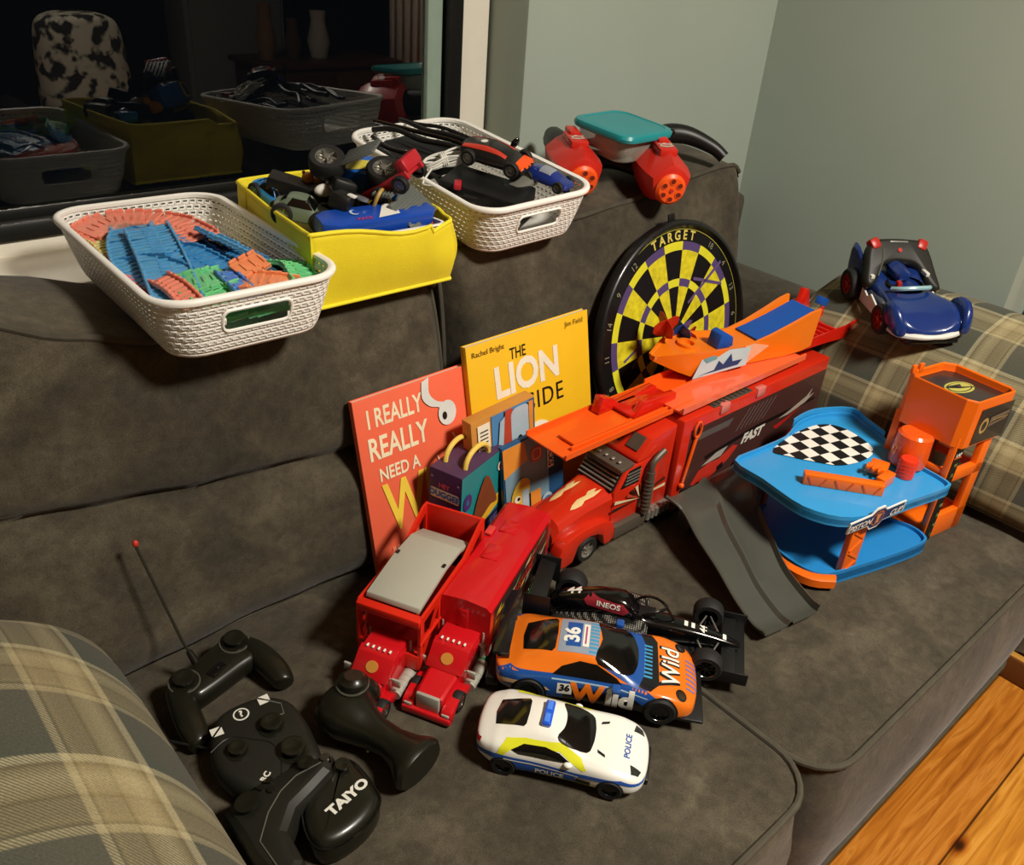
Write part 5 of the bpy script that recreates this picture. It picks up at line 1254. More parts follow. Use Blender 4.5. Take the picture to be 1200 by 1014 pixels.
for y in (.010, .042):
    m = MB(); m.tube([(.022+.028*(1-math.cos(t)) , y, BH+.022*math.sin(t)) for t in [PI*i/14 for i in range(15)]], .0036, 8); m.out('handle', bx, mat('handle_yellow', '#e9c85a', .4))
# picture boxes behind it
pb_ = thing('board_book_box', 'orange and blue picture box with a lorry print standing behind the carry box', 'box'); pb_.matrix_world = leaning(.656, .742, .002, .13, .22, .03, .06, roll=math.radians(5)) @ Matrix.Diagonal((.96, .94, 1, 1))
mb = MB(); mb.box((.060, .108, -.010), (.120, .216, .020), bev=.001); mb.out('case', pb_, mat('box_orange_tan', '#c98a3c', .45))
B1, B2, R1, G1 = mat('print_sky', '#4d86b8', .4), mat('print_deep_blue', '#26527c', .4), mat('print_red', '#b8442e', .4), mat('print_pale', '#a9bcc8', .4)
sticker([([rect(.036, .004, .118, .214)], B1), ([rect(.108, .004, .118, .214)], B2), ([rect(.010, .165, .032, .208)], WLB)] + [([rect(.014, .170+.0065*k, .028, .172+.0065*k)], INK) for k in range(5)] +
        [([[(.040, .120), (.050, .200), (.062, .208), (.064, .128)]], G1), ([[(.052, .130), (.060, .215), (.074, .215), (.072, .150), (.104, .142), (.106, .126), (.056, .118)]], R1), ([rrect(.036, .062, .012, 4, .088, .182)], G1), ([circle(.004, 10, .086, .160)], INK), ([[(.070, .150), (.104, .146), (.104, .136), (.070, .140)]], B2), ([rect(.104, .150, .112, .214)], mat('print_orange', '#d98a32', .4))], Z, 'front_print', pb_)
pk = thing('toy_packet', 'blue and yellow picture book with tools print, between carry box and red truck cab', 'picture book'); pk.matrix_world = leaning(.690, .718, .002, .12, .16, .01, .10, roll=math.radians(4))
mb = MB(); mb.box((.058, .080, -.004), (.116, .160, .008), bev=.001); mb.out('cover', pk, B2)
Y1 = mat('print_yellow', '#d8b13a', .4); O1 = mat('print_orange', '#d98a32', .4)
sticker([([rect(.002, .002, .085, .158)], mat('print_grey_blue', '#6f8f9f', .4)), ([[(.0, .110), (.045, .125), (.04, .157), (.0, .157)]], O1), ([rrect(.024, .026, .008, 3, .062, .128)], R1), ([rrect(.017, .018, .006, 3, .062, .128)], mat('print_cream', '#d6c08c', .4)), ([rrect(.013, .014, .004, 3, .062, .128)], R1),
         ([rect(.082, .095, .094, .150)], WLB), (txt('TRUCKS', .013, .088, .122, rot=-PI/2, bold=.03), INK), ([smooth_poly([(.008, .040), (.012, .080), (.030, .100), (.046, .090), (.040, .060), (.030, .035)], 3)], Y1), ([rect(.030, .020, .042, .080)], G1), ([rect(.046, .030, .066, .070)], O1), ([circle(.012, 16, .078, .040, .016)], G1),
         ([circle(.008, 14, .078, .040, .011)], B1), ([circle(.006, 12, .020, .070)], WLB), ([circle(.003, 10, .022, .070)], INK), ([rrect(.022, .030, .006, 3, .05, .020)], B1), ([[(.0, .05), (.012, .03), (.014, .035), (.002, .056)]], Y1)], Z, 'front_print', pk)

# ------------------------------------------------------------------ dartboard
DB = thing('dartboard', 'round black, yellow and purple dartboard marked TARGET leaning on the back cushion', 'dartboard'); DM = leaning(1.121, .802, .198, 0, 0, 0, .2, roll=math.radians(1)); DB.matrix_world = DM
R_ = .192
mb = MB(); mb.lathe([(.0001, -.012), (R_-.01, -.012), (R_, -.008), (R_, .004), (R_-.004, .0085), (R_-.009, .0085), (R_-.012, .004), (R_-.014, .0005), (.0001, .0005)], (0, 0, 0), (0, 0, 1), 96); mb.out('board', DB, mat('board_black', '#121212', .35, coat=.3), ang=50)
mb = MB(); mb.box((0, R_+.004, -.004), (.016, .014, .003), bev=.001); mb.out('hanger', DB, BLK)
DY = mat('dart_yellow', '#d2c522', .5, var=.22, vscale=90); DY2 = mat('dart_ring_yellow', '#d9d42c', .5); DP = mat('dart_purple', '#51406e', .5, var=.06); DK2 = mat('dart_black', '#0f0e10', .4)
mb = MB()
def seg(r0, r1, k, m, z):
    mb.use(m); n = 5; a0 = PI/2+PI/20-k*PI/10
    vs = [(r*math.cos(a0-PI/10*i/n), r*math.sin(a0-PI/10*i/n), z) for r in (r0, r1) for i in range(n+1)]
    mb.add(vs, [[i, i+1, n+2+i, n+1+i] for i in range(n)])
for k in range(20):
    blk = k % 2 == 0
    seg(.012, .083, k, DK2 if blk else DY, .0008); seg(.083, .096, k, DY2 if blk else DP, .0009); seg(.096, .143, k, DK2 if blk else DY, .0008); seg(.143, .157, k, DY2 if blk else DP, .0009)
mb.use(DP); mb.add([(x, y, .0010) for x, y in circle(.013, 24)], [list(range(24))]); mb.use(mat('bull_red', '#a82a1a', .4)); mb.add([(x, y, .0012) for x, y in circle(.007, 18)], [list(range(18))])
mb.use(mat('ring_line', '#c9c24a', .4)); n = 80; mb.add([(r*math.cos(2*PI*i/n), r*math.sin(2*PI*i/n), .0009) for r in (.1765, .1772) for i in range(n)], [[i, (i+1) % n, n+(i+1) % n, n+i] for i in range(n)])
mb.out('target_face', DB, flat=True, fix=False, label='yellow, black and purple target sectors')
it = []
for k, c in enumerate('TARGET'):
    a = PI/2-(k-2.5)*.118; it.append((txt(c, .021, .1665*math.cos(a), .1665*math.sin(a), rot=a-PI/2, bold=.03), mat('target_lettering', '#cfc05a', .4)))
for k, t in enumerate(('1', '18', '4', '13', '6', '10', '15', '2', '17', '3', '19', '7', '16', '8', '11', '14', '9', '12', '5')):
    if t in ('1', '5'): continue
    a = PI/2-(k+1)*PI/10; it.append((txt(t, .015, .1665*math.cos(a), .1665*math.sin(a), rot=a-PI/2), mat('number_grey', '#8a866e', .4)))
it.append(([[(.035, .05), (.125, .105), (.128, .100), (.038, .046)], [(.05, .085), (.13, .06), (.13, .065), (.052, .090)], [(-.128, -.012), (-.088, .006), (-.086, .002), (-.126, -.016)], [(-.110, -.028), (-.085, -.004), (-.082, -.007), (-.107, -.031)]], mat('felt_pen_purple', '#5e4a78', .5)))
sticker(it, Matrix.Translation((0, 0, .0010)), 'board_lettering', DB, off=.00003)
def dart(label, tip, tail, c):
    tip, tail = Vector(tip), Vector(tail); t = thing('dart', label, 'dart', group='darts at the board'); d = (tail-tip).normalized()
    M = Matrix.Translation(tip+Vector((0, 0, S))) @ d.to_track_quat('Z', 'X').to_matrix().to_4x4(); t.matrix_world = M; L = (tail-tip).length
    m = MB(); m.cyl((0, 0, 0), (0, 0, .028), .0006, .0012, 8); m.out('point', t, CHR)
    m = MB(); m.lathe([(.0012, .026), (.0032, .030), (.0034, .062), (.0024, .066)], n=14); m.out('barrel', t, mat('brass', '#b89a5a', .25, metal=1))
    m = MB(); m.cyl((0, 0, .064), (0, 0, L-.034), .0018, n=10); m.out('shaft', t, mat('dart_shaft', '#a5573a', .4))
    m = MB()
    for k in range(4):
        m.xf(Matrix.Rotation(k*PI/2+.6, 4, 'Z')); m.prism([(0, L-.046), (.008, L-.044), (.022, L-.026), (.022, L-.007), (.014, L), (0, L-.002)], -.0003, .0003, 'xz')
    m.out('flight', t, c)
dart('dart with red flight stuck near the bullseye', (1.080, .795, .147), (1.014, .742, .274), mat('flight_red', '#c9301c', .35))
dart('dart with blue flight stuck just right of the bullseye', (1.098, .795, .149), (1.058, .742, .256), mat('flight_blue', '#1a4a9c', .35))
dart('dart with darker red flight half hidden behind the blue one', (1.112, .793, .133), (1.086, .748, .236), mat('flight_dark_red', '#9c2a24', .35))
# ------------------------------------------------------------------ black game controllers at the left
CB_ = mat('controller_black', '#17170f', .33, spec=.5, coat=.15, var=.08); CB2 = mat('controller_matt', '#1b1b15', .5, var=.08); CGR = mat('controller_grey_line', '#5a5a50', .4); WMK = mat('controller_white_mark', '#d8d6cc', .5)
def padshape(root, name, outl, prof, m, dome=None):
    mb = MB(); o = smooth_poly(outl, 4); mb.rings(o, prof); return mb.out(name, root, m, ang=55)
def cen(o): return (sum(p[0] for p in o)/len(o), sum(p[1] for p in o)/len(o))
def stick(root, x, y, z, r=.009, h=.010, name='thumbstick', ring=True, m=None):
    mb = MB(); mb.lathe([(r*1.35, z-.004), (r*1.3, z+.001), (r*1.05, z+.0015), (r*.5, z), (r*.45, z+h*.6), (r, z+h*.7), (r*1.02, z+h), (r*.8, z+h*1.05), (r*.5, z+h*.92), (.0001, z+h*.9)], (x, y, 0), n=24); return mb.out(name, root, m or CB_, ang=45)
PROF = [(.006, .0), (.002, .003), (0, .009), (.0, .015), (.002, .020), (.005, .024), (.0085, .026)]
# 1 gamepad with aerial
g1 = thing('game_controller', 'black toy remote with tall aerial standing nearest the back cushion', 'remote control', (.246, .708, .004), rot=(math.radians(4), 0, 0))
o = [(-.046, .012), (-.040, .032), (-.012, .040), (.004, .048), (.030, .056), (.046, .044), (.056, .000), (.056, -.032), (.048, -.046), (.036, -.036), (.022, -.008), (.000, -.008), (-.020, -.020), (-.034, -.060), (-.050, -.066), (-.058, -.046), (-.055, -.012)]
mb = MB(); mb.rings(smooth_poly([(-.046, .004), (-.044, .026), (-.014, .038), (.006, .046), (.032, .052), (.050, .036), (.050, .004), (.024, -.004), (-.016, -.014), (-.034, -.014)], 4), PROF)
for P_, R_0 in (([(-.044, .020, .014), (-.046, .000, .015), (-.050, -.030, .014), (-.052, -.056, .012), (-.051, -.066, .011)], .0155), ([(.042, .036, .014), (.050, .018, .015), (.056, -.010, .014), (.058, -.034, .012), (.056, -.044, .011)], .0155)):
    q_ = smooth_poly(P_, 5, False); mb.tube(q_, lambda t: R_0*(.72+.28*math.sin(PI*min(1, t*1.1)))*min(1, (1.04-t)*7)**.5*min(1, (t+.05)*8)**.5, 18)
mb.out('casing', g1, CB_, ang=60)
for x, y in ((-.036, .012), (.034, .034)):
    s_ = stick(g1, x, y, .026, r=.0115, h=.009)
    m = MB(); m.tube([(x+.0165*math.cos(t), y+.0165*math.sin(t), .0265) for t in [2*PI*i/28 for i in range(28)]], .0012, 6, closed=True); m.out('collar', s_, mat('collar_grey', '#4c4c42', .25))
m = MB(); m.box((.0, .008, .026), (.022, .012, .003), bev=.001, rot=(0, 0, .4)); m.out('centre_panel', g1, BLKG)
m = MB(); m.cyl((.002, .008, .027), (.002, .008, .0285), .0014, n=8); m.out('power_light', g1, CHR)
m = MB(); m.tube([(-.012, .036, .022), (-.019, .050, .045), (-.0405, .0875, .1695)], .0017, 8); m.tube([(-.0405, .0875, .1695), (-.0408, .0885, .1735)], .0018, 8); an = m.out('aerial', g1, mat('aerial_metal', '#55554c', .3, metal=.8))
m = MB(); m.sph((-.041, .0888, .176), (.0034, .0034, .0045), 12); m.out('aerial_tip', an, mat('tip_red', '#c8362a', .4), label='red aerial tip')
m = MB(); m.cyl((-.012, .034, .018), (-.016, .044, .034), .005, .0035); m.out('aerial_base', g1, CB_)
# 2 question mark remote
g2 = thing('game_controller', 'black remote with white arrows and a circled question mark', 'remote control', (.243, .588, .002))
o = [(-.041, .048), (-.019, .066), (.022, .062), (.046, .038), (.048, .008), (.044, -.020), (.034, -.052), (.004, -.058), (-.028, -.056), (-.050, -.030), (-.056, .008)]
padshape(g2, 'casing', o, [(.008, 0), (.003, .004), (0, .014), (.001, .024), (.004, .030), (.008, .033), (.013, .034)], CB2)
R2 = Matrix.Rotation(math.radians(6), 4, 'Z')
def at2(x, y): return Matrix.Translation((x, y, .0342)) @ Matrix.Rotation(math.radians(-8), 4, 'Z')
for (x, y), fl in (((-.036, .040), 1), ((.022, .050), -1)):
    sticker([([[(-.006*fl, -.004), (-.006*fl, .006), (.0045*fl, .0055)], [(.006*fl, .004), (.006*fl, -.006), (-.0045*fl, -.0055)]], WMK)], at2(x, y), 'arrow_mark', g2)
sticker([([circle(.0085, 24)], WMK), ([circle(.0068, 24)], CB2), (txt('?', .012, 0, 0, bold=.04), WMK)], at2(-.006, .046), 'question_mark', g2)
sticker([(txt('RC', .009, 0, 0, bold=.04), WMK)], Matrix.Translation((-.022, -.040, .0342)) @ Matrix.Rotation(.6, 4, 'Z'), 'lettering', g2)
stick(g2, .012, .012, .034, r=.011, h=.009); stick(g2, -.030, .004, .034, r=.009, h=.008); stick(g2, .014, -.030, .034, r=.012, h=.010)
m = MB(); m.tube([(x, y, .0337) for x, y in smooth_poly([(-.052, .020), (-.030, .026), (-.012, .010), (.002, -.008), (.0, -.030), (-.012, -.052)], 4, False)], .0009, 6); m.out('panel_line', g2, BLK)
m = MB(); m.tube([(.022, .050, .0342), (.034, .034, .0342), (.030, .020, .0342), (.020, .022, .0342)], .0009, 6); m.out('panel_line', g2, CGR)
m = MB(); m.tube([(-.046, .044, .012), (-.075, .075, .016), (-.118, .121, .020)], .0016, 8); a_ = m.out('aerial', g2, BLK); m = MB(); m.sph((-.120, .123, .0205), (.004, .004, .004), 12); m.out('aerial_tip', a_, mat('tip_red', '#c8362a', .4), label='red aerial tip')
# 3 angular gamepad lying across
g3 = thing('game_controller', 'angular black gamepad lying half on the question mark remote', 'remote control', (.225, .505, .014), rot=(math.radians(-10), math.radians(-6), math.radians(0)))
o = [(-.052, .030), (-.030, .040), (.002, .036), (.034, .034), (.062, .016), (.050, -.002), (.026, -.010), (.004, -.016), (-.014, -.034), (-.018, -.072), (-.034, -.088), (-.050, -.076), (-.054, -.040), (-.052, -.010)]
mb = MB(); mb.rings(o, [(.008, 0), (.001, .006), (0, .016), (.002, .026), (.008, .031), (.012, .032)]); mb.out('casing', g3, CB2, ang=20)
m = MB(); m.tube([(x, y, .0325) for x, y in [(-.040, -.066), (-.040, -.030), (-.020, -.006), (.0, .008), (.020, .014), (.046, .010)]], .0007, 6); m.out('trim_line', g3, CGR)
stick(g3, .034, .018, .030, r=.008, h=.007); stick(g3, -.030, .016, .030, r=.012, h=.008)
for x, y in ((-.012, .026), (-.006, .016), (-.002, .028)): m = MB(); m.cyl((x, y, .030), (x, y, .0345), .0036, n=14); m.out('button', g3, CB_)
m = MB(); m.cyl((.052, .012, .026), (.052, .012, .034), .0048, n=14); m.out('chrome_button', g3, CHR)
# 4 wide remote with lettering
g4 = thing('game_controller', 'black remote with white capitals across its front, nearest of the pile', 'remote control', (.262, .480, .002), math.radians(2))
o = [(-.036, .004), (-.020, .026), (.010, .036), (.020, .044), (.034, .040), (.040, .026), (.038, -.010), (.030, -.026), (.006, -.036), (-.024, -.036), (-.040, -.024)]
padshape(g4, 'casing', o, [(.006, 0), (.001, .004), (0, .012), (.0, .026), (.003, .033), (.008, .036), (.014, .037)], CB_)
sticker([(txt('TAIYO', .0145, 0, 0, bold=.05, sx=1.15), WMK)], Matrix.Translation((.009, -.004, .0372)) @ Matrix.Rotation(math.radians(9), 4, 'Z'), 'lettering', g4)
stick(g4, .024, .028, .035, r=.0075, h=.008)
m = MB(); m.tube([(x, y, .0285) for x, y in smooth_poly([(p[0]*1.01, p[1]*1.01) for p in o], 4)], .0011, 6, closed=True); m.out('case_seam', g4, BLKG)
# 5 pistol grip remote lying on its side
g5 = thing('pistol_grip_controller', 'glossy black pistol grip remote lying on its side by the red lorry', 'remote control', (.333, .548, .002)); g5.scale = (.86,)*3
def tsec(c, d, rx, rz, n=20):
    c, d = Vector(c), Vector(d).normalized(); u = d.cross(Vector((0, 0, 1))).normalized(); return [tuple(c+u*rx*math.cos(2*PI*i/n)+Vector((0, 0, 1))*rz*sqz(math.sin(2*PI*i/n), .85)) for i in range(n)]
mb = MB(); d = (.35, -1, 0)
mb.loft([tsec(c, dd, rx, rz) for c, dd, rx, rz in (((-.010, .066, .028), (.2, -1, 0), .012, .014), ((-.008, .058, .030), (.2, -1, 0), .030, .026), ((-.004, .040, .032), (.2, -1, 0), .038, .031), ((.000, .018, .032), (.2, -1, 0), .036, .030), ((.004, .000, .028), (.3, -1, 0), .026, .025), ((.010, -.020, .026), (.3, -1, 0), .020, .022), ((.016, -.044, .026), (.25, -1, 0), .020, .022), ((.020, -.064, .027), (.2, -1, 0), .026, .024), ((.022, -.080, .028), (.2, -1, 0), .036, .027), ((.023, -.086, .028), (.2, -1, 0), .038, .028), ((.024, -.092, .028), (.2, -1, 0), .034, .025))])
mb.out('casing', g5, CB_, ang=50)
m = MB(); m.lathe([(.0001, .020), (.012, .020), (.015, .016), (.019, .014), (.021, .004), (.019, 0), (.0001, 0)], (.012, .040, .056), (.15, .1, 1), 26); w5 = m.out('steering_wheel', g5, CB_, ang=40)
m = MB(); m.tube([(.012+.020*math.cos(t), .040+.020*math.sin(t), .064) for t in [2*PI*i/26 for i in range(26)]], .0015, 6, closed=True); m.out('tyre_ring', w5, mat('collar_grey', '#4c4c42', .25))
m = MB(); m.lathe([(.0001, .012), (.014, .012), (.020, .006), (.022, 0), (.018, -.006)], (.034, .044, .034), (1, .3, .2), 22); m.out('side_dial', g5, CB_)
m = MB(); m.tube([(-.012+.010*math.cos(t), -.002+.012*math.sin(t)-.012, .014+.006*math.sin(t)) for t in [PI*.2*i-1 for i in range(6)]], .0036, 8); m.out('trigger', g5, CHR)
# ------------------------------------------------------------------ blue open toy car on the plaid cushion
BC = mat('blue_car_paint', '#17306f', .25, coat=.6, var=.03); CW2 = mat('blue_car_white', '#d9d8cf', .4); RIMR = mat('red_rim', '#a3281c', .35); 
bc = thing('toy_convertible_car', 'dark blue open toy car with white trim and red wheels on the plaid cushion', 'toy car')
L, W, H = .205, .120, .055
def bsec(x, w, z0, z1, dip, p=.7):
    pts = []
    for i in range(24):
        t = 2*PI*i/24; y = w*sqz(math.cos(t), p); z = (z0+z1)/2+(z1-z0)/2*sqz(math.sin(t), p)
        if math.sin(t) > 0: z -= dip*max(0, 1-(abs(y)/(w*.78))**2)
        pts.append((x, y, z))
    return pts
mb = MB(); mb.loft([bsec(-.100, .022, .030, .052, 0), bsec(-.088, .040, .018, .062, .010), bsec(-.060, .050, .010, .062, .012), bsec(-.030, .044, .008, .052, .004), bsec(-.005, .040, .008, .048, .0), bsec(.020, .044, .008, .048, .0), bsec(.048, .054, .008, .053, .008), bsec(.072, .057, .008, .052, .014), bsec(.092, .050, .009, .040, .012), bsec(.103, .034, .010, .026, .004)])
b_ = bake(mb.out('body', bc, BC, subsurf=2, ang=80))
for s in (-1, 1):
    f = MB(); f.loft([[(x, s*(.050+dy)+yy, z) for yy, z in [(-.010*k, z0), (.009*k, z0), (.011*k, (z0+z1)/2), (.006*k, z1), (-.006*k, z1), (-.011*k, (z0+z1)/2)]] for x, dy, z0, z1, k in ((.042, 0, .020, .046, .7), (.058, .004, .022, .060, 1), (.078, .005, .022, .062, 1), (.094, .002, .016, .050, .9), (.104, -.004, .014, .030, .6))]); f.out('front_wing', bc, BC, subsurf=1, ang=80)
    f = MB(); f.loft([[(x, s*.048+yy, z) for yy, z in [(-.006*k, .02), (.008*k, .02), (.008*k, z1*.7), (.002, z1), (-.004, z1)]] for x, z1, k in ((-.040, .050, .6), (-.060, .072, 1), (-.082, .088, 1), (-.098, .088, .7), (-.104, .070, .4))]); f.out('rear_fin', bc, BC, subsurf=1, ang=80)
    wheel(bc, .055, s*.056, .023, .018, rim=RIMR, side=s, spokes=6); wheel(bc, -.066, s*.054, .025, .020, rim=RIMR, side=s, spokes=6)
    f = MB(); f.prism([(-.040, .010), (-.038, .034), (-.018, .026), (-.008, .034), (.026, .022), (.026, .008)], s*.0475, s*.0505, 'xz', bev=.0006); f.out('side_flash', bc, CW2, label='white zigzag side panel')
    f = MB(); f.box((-.034, s*.044, .054), (.020, .006, .006), bev=.001); f.out('side_strip', bc, CW2)
P = Paint(b_, bc, L, W, H)
mb = MB(); mb.tube(smooth_poly([(.064, -.058, .022), (.090, -.046, .016), (.104, -.020, .016), (.108, 0, .017), (.104, .020, .016), (.090, .046, .016), (.064, .058, .022)], 4, False), lambda t: .0065*(.55+.45*abs(2*t-1)), 10); mb.out('front_bumper', bc, CW2)
mb = MB(); mb.box((.090, 0, .007), (.030, .080, .006), bev=.002); mb.out('front_lip', bc, BLKG)
mb = MB(); mb.tube(smooth_poly([(.012, -.030, .051), (.024, -.020, .056), (.028, 0, .058), (.024, .020, .056), (.012, .030, .051)], 4, False), .0035, 8); mb.out('windscreen_rim', bc, mat('pale_aqua', '#8fb4bc', .3))
mb = MB(); mb.lathe([(.0001, 0), (.026, 0), (.028, .004), (.025, .006)], (-.006, 0, .046), n=24); mb.out('cockpit', bc, BLK)
mb = MB(); mb.loft([[(x, y*k, z+dz) for y, dz in ((-.018, 0), (.018, 0), (.014, .016), (0, .022), (-.014, .016))] for x, z, k in ((-.010, .048, .7), (-.024, .048, 1), (-.046, .050, 1.1), (-.060, .050, .9))]); mb.out('headrest', bc, BC, subsurf=1)
mb = MB(); mb.box((.004, -.016, .054), (.010, .008, .012), bev=.003); mb.out('lever', bc, mat('lever_red', '#a3221c', .35))
bc.scale = (1.13,)*3; bc.location = (1.480, .588, .232+S); hd_ = math.atan2(-.80, -.60)
bc.rotation_mode = 'QUATERNION'; bc.rotation_quaternion = (Matrix.Rotation(math.radians(-6), 3, 'Y') @ Matrix.Rotation(hd_, 3, 'Z')).to_quaternion()
# controller lying across the blue car
sc = thing('game_controller', 'black gamepad with red shoulder buttons resting across the blue toy car', 'remote control', (1.515, .635, .308), rot=(math.radians(52), 0, math.radians(-35)))
o = [(-.058, .022), (-.044, .038), (-.020, .042), (.020, .042), (.046, .038), (.060, .020), (.070, -.020), (.076, -.048), (.064, -.054), (.050, -.040), (.032, -.010), (.010, -.004), (-.012, -.004), (-.030, -.012), (-.044, -.040), (-.058, -.050), (-.068, -.040), (-.064, -.010)]
padshape(sc, 'casing', o, [(.006, -.014), (.002, -.008), (0, 0), (.002, .008), (.005, .011), (.008, .012)], CB2)
for s in (-1, 1): m = MB(); m.box((s*.045, .030, .006), (.018, .020, .018), bev=.004, rot=(0, 0, -s*.4)); m.out('shoulder_button', sc, mat('shoulder_red', '#b3281e', .35))
m = MB(); m.box((0, .034, .012), (.034, .003, .002), bev=.0005); m.out('light_bar', sc, mat('bar_silver', '#7d7d78', .3))
m = MB(); m.cyl((.0, .018, .010), (.0, .018, .014), .004, n=14); m.out('button', sc, mat('shoulder_red', '#b3281e', .35))
m = MB(); m.tube([(-.030, .020, .0125), (-.034, -.004, .0125), (-.044, -.030, .012)], .0014, 6); m.out('trim_line', sc, CGR)
m = MB(); m.sph((.072, -.050, .004), .0045, 10); m.out('stud', sc, CHR)
# ------------------------------------------------------------------ toy blasters and the food box on the right back cushion
NR_ = mat('blaster_red', '#c8281c', .35, coat=.2, var=.03); NO = mat('blaster_orange', '#f4581a', .35, coat=.3)
def blaster(label, loc, ang, grip, roll=0):
    t = thing('toy_blaster', label, 'toy blaster', loc, group=None, rot=(roll, math.radians(8), ang))
    mb = MB(); n = 10; secs = []
    for x, r, k in ((-.050, .026, 1), (-.040, .036, 1), (-.010, .040, 1), (.015, .040, 1), (.040, .036, 1), (.055, .030, 1), (.057, .025, 1)):
        secs.append([(x, r*(1+.06*(-1)**i)*math.cos(2*PI*(i+.5)/n), r*.98*(1+.06*(-1)**i)*math.sin(2*PI*(i+.5)/n)) for i in range(n)])
    mb.loft(secs); b = mb.out('shroud', t, NR_, ang=25)
    mb = MB(); mb.box((.0, 0, .038), (.050, .030, .012), bev=.003); mb.box((-.020, .0, .044), (.030, .018, .010), bev=.003); mb.out('top_rail', b, NR_)
    M = Matrix.Translation((.006, 0, .0442)) @ Matrix.Rotation(PI/2, 4, 'Z')
    sticker([([[(-.012, -.006), (-.004, -.009), (.004, -.008), (.012, -.005), (.010, .002), (.013, .008), (.004, .006), (.0, .010), (-.006, .005), (-.013, .007), (-.009, .0)]], mat('blaster_badge', '#b9b4a4', .4)), ([[(-.008, -.003), (.008, -.003), (.006, .001), (-.006, .001)]], NR_)], M, 'badge', b)
    mb = MB(); mb.lathe([(.0001, .0), (.021, 0), (.0245, .004), (.0245, .026), (.020, .030), (.0001, .030)], (.034, 0, -.006), (1, 0, 0), 30); mb.box((.040, 0, .014), (.034, .026, .014), bev=.004); d = mb.out('drum', t, NO, ang=40)
    for k in range(6):
        a = PI/2+k*PI/3; c = (.034, .0145*math.cos(a), -.006+.0145*math.sin(a))
        m = MB(); m.lathe([(.0052, .0304), (.0052, .0312), (.0042, .0312), (.0040, .022), (.0001, .022)], c, (1, 0, 0), 14); m.out('barrel', d, NO)
        m = MB(); m.lathe([(.0041, .0306), (.0001, .0306)], c, (1, 0, 0), 14); m.out('barrel_bore', d, mat('bore_dark', '#6e1a0a', .6))
    m = MB(); m.cyl((.063, 0, -.006), (.066, 0, -.006), .003, n=12); m.out('hub', d, NR_)
    mb = MB(); mb.loft([[(x, y, z) for y, z in [(w*math.cos(2*PI*i/14), h*math.sin(2*PI*i/14)) for i in range(14)]] for x, w, h in ((-.045, .024, .026), (-.070, .022, .026), (-.110, .018, .020), (-.125, .012, .014))]); mb.out('rear_body', t, BLK, ang=50)
    mb = MB(); P_ = [Vector(p) for p in smooth_poly(grip, 5, False)]; mb.tube(P_, lambda q: .0135+.003*math.sin(q*5), 14); g = mb.out('grip', t, BLK, ang=60)
    m = MB(); c = Vector(grip[1]); m.sph((c.x+.014, c.y, c.z+.008), (.008, .008, .006), 12); m.out('screw_boss', g, BLKG)
    return t
blaster('red toy blaster lying behind the right-hand basket, badge facing up', (1.020, .985, .456), math.atan2(-.085, -.042), [(-.060, .010, -.004), (-.045, .045, -.010), (-.030, .080, -.008), (.000, .112, -.010)])
blaster('red toy blaster at the cushion edge, its six orange barrels facing the camera', (1.118, .884, .456), math.atan2(-.080, -.046), [(-.100, .010, .010), (-.120, .050, .018), (-.118, .090, .016), (-.098, .130, .004), (-.085, .148, -.008)])
fb_ = thing('food_container', 'clear plastic food container with teal lid balanced on the toy blasters', 'food container', (1.098, .958, .472), rot=(math.radians(5), math.radians(-1), math.radians(2)))
CLR = mat('clear_plastic', '#c3c6b8', .12, alpha=.45, spec=.6, var=.02); LID = mat('teal_lid', '#1c8e93', .35, coat=.2, var=.02)
mb = MB(); secs = []
for w, z in ((.094, 0), (.100, .004), (.110, .034), (.110, .036)): secs.append([(x, y, z) for x, y in rrect(w, w*1.0, .018, 5)])
mb.loft(secs, cap=False); mb.add([(x, y, 0) for x, y in rrect(.094, .087, .018, 5)], [list(range(24))]); mb.out('tub', fb_, CLR, fix=False)
mb = MB(); secs = []
for w, z in ((.118, .034), (.124, .036), (.126, .041), (.122, .046), (.108, .0475), (.106, .0462), (.02, .0465)): secs.append([(x, y, z) for x, y in rrect(w, w*1.02, .024 if w > .05 else .008, 6)])
mb.loft(secs); mb.out('lid', fb_, LID, ang=40)
mb = MB(); mb.box((0, .005, .010), (.080, .070, .010), bev=.003); mb.box((.004, -.002, .022), (.074, .066, .010), bev=.003, rot=(0, 0, .15)); mb.out('contents', fb_, mat('box_contents', '#8d8a78', .6))
# ------------------------------------------------------------------ toys in the yellow bin
def mini_car(label, loc, rz, L, W, H, m, rot=None, name='toy_car', extra=None, wr=.011):
    t = thing(name, label, 'toy car', loc, rz, 'toys in the yellow bin', rot)
    T = dict(w=[(0, .85), (.1, 1), (.9, 1), (1, .8)], z0=[(0, .25), (.1, .16), (1, .2)], belt=[(0, .6), (.3, .62), (.8, .56), (1, .42)], top=[(0, .64), (.12, .70), (.24, .96), (.4, 1), (.55, .98), (.7, .64), (.9, .58), (1, .46)], wt=[(0, .7), (.3, .66), (.5, .66), (.7, .8), (1, .6)])
    b = car_body(t, L, W, H, T, m, n=14); P = Paint(b, t, L, W, H)
    P.top([[(.04*L, -.30*W), (.19*L, -.38*W), (.19*L, .38*W), (.04*L, .30*W)]], GLASSY, 'windscreen')
    P.top([[(-.36*L, -.30*W), (-.27*L, -.33*W), (-.27*L, .33*W), (-.36*L, .30*W)]], GLASSY, 'rear_window')
    for s in (-1, 1):
        e = -s
        P.side([[(e*-.25*L, H*.68), (e*-.18*L, H*.92), (e*.05*L, H*.92), (e*.16*L, H*.68)][::1]], GLASSY, s, 'side_window')
        for x in (-.3, .3): wheel(t, x*L, s*(W/2-.002), wr, .008, rim=SILV, side=s, spokes=5)
    return t, P
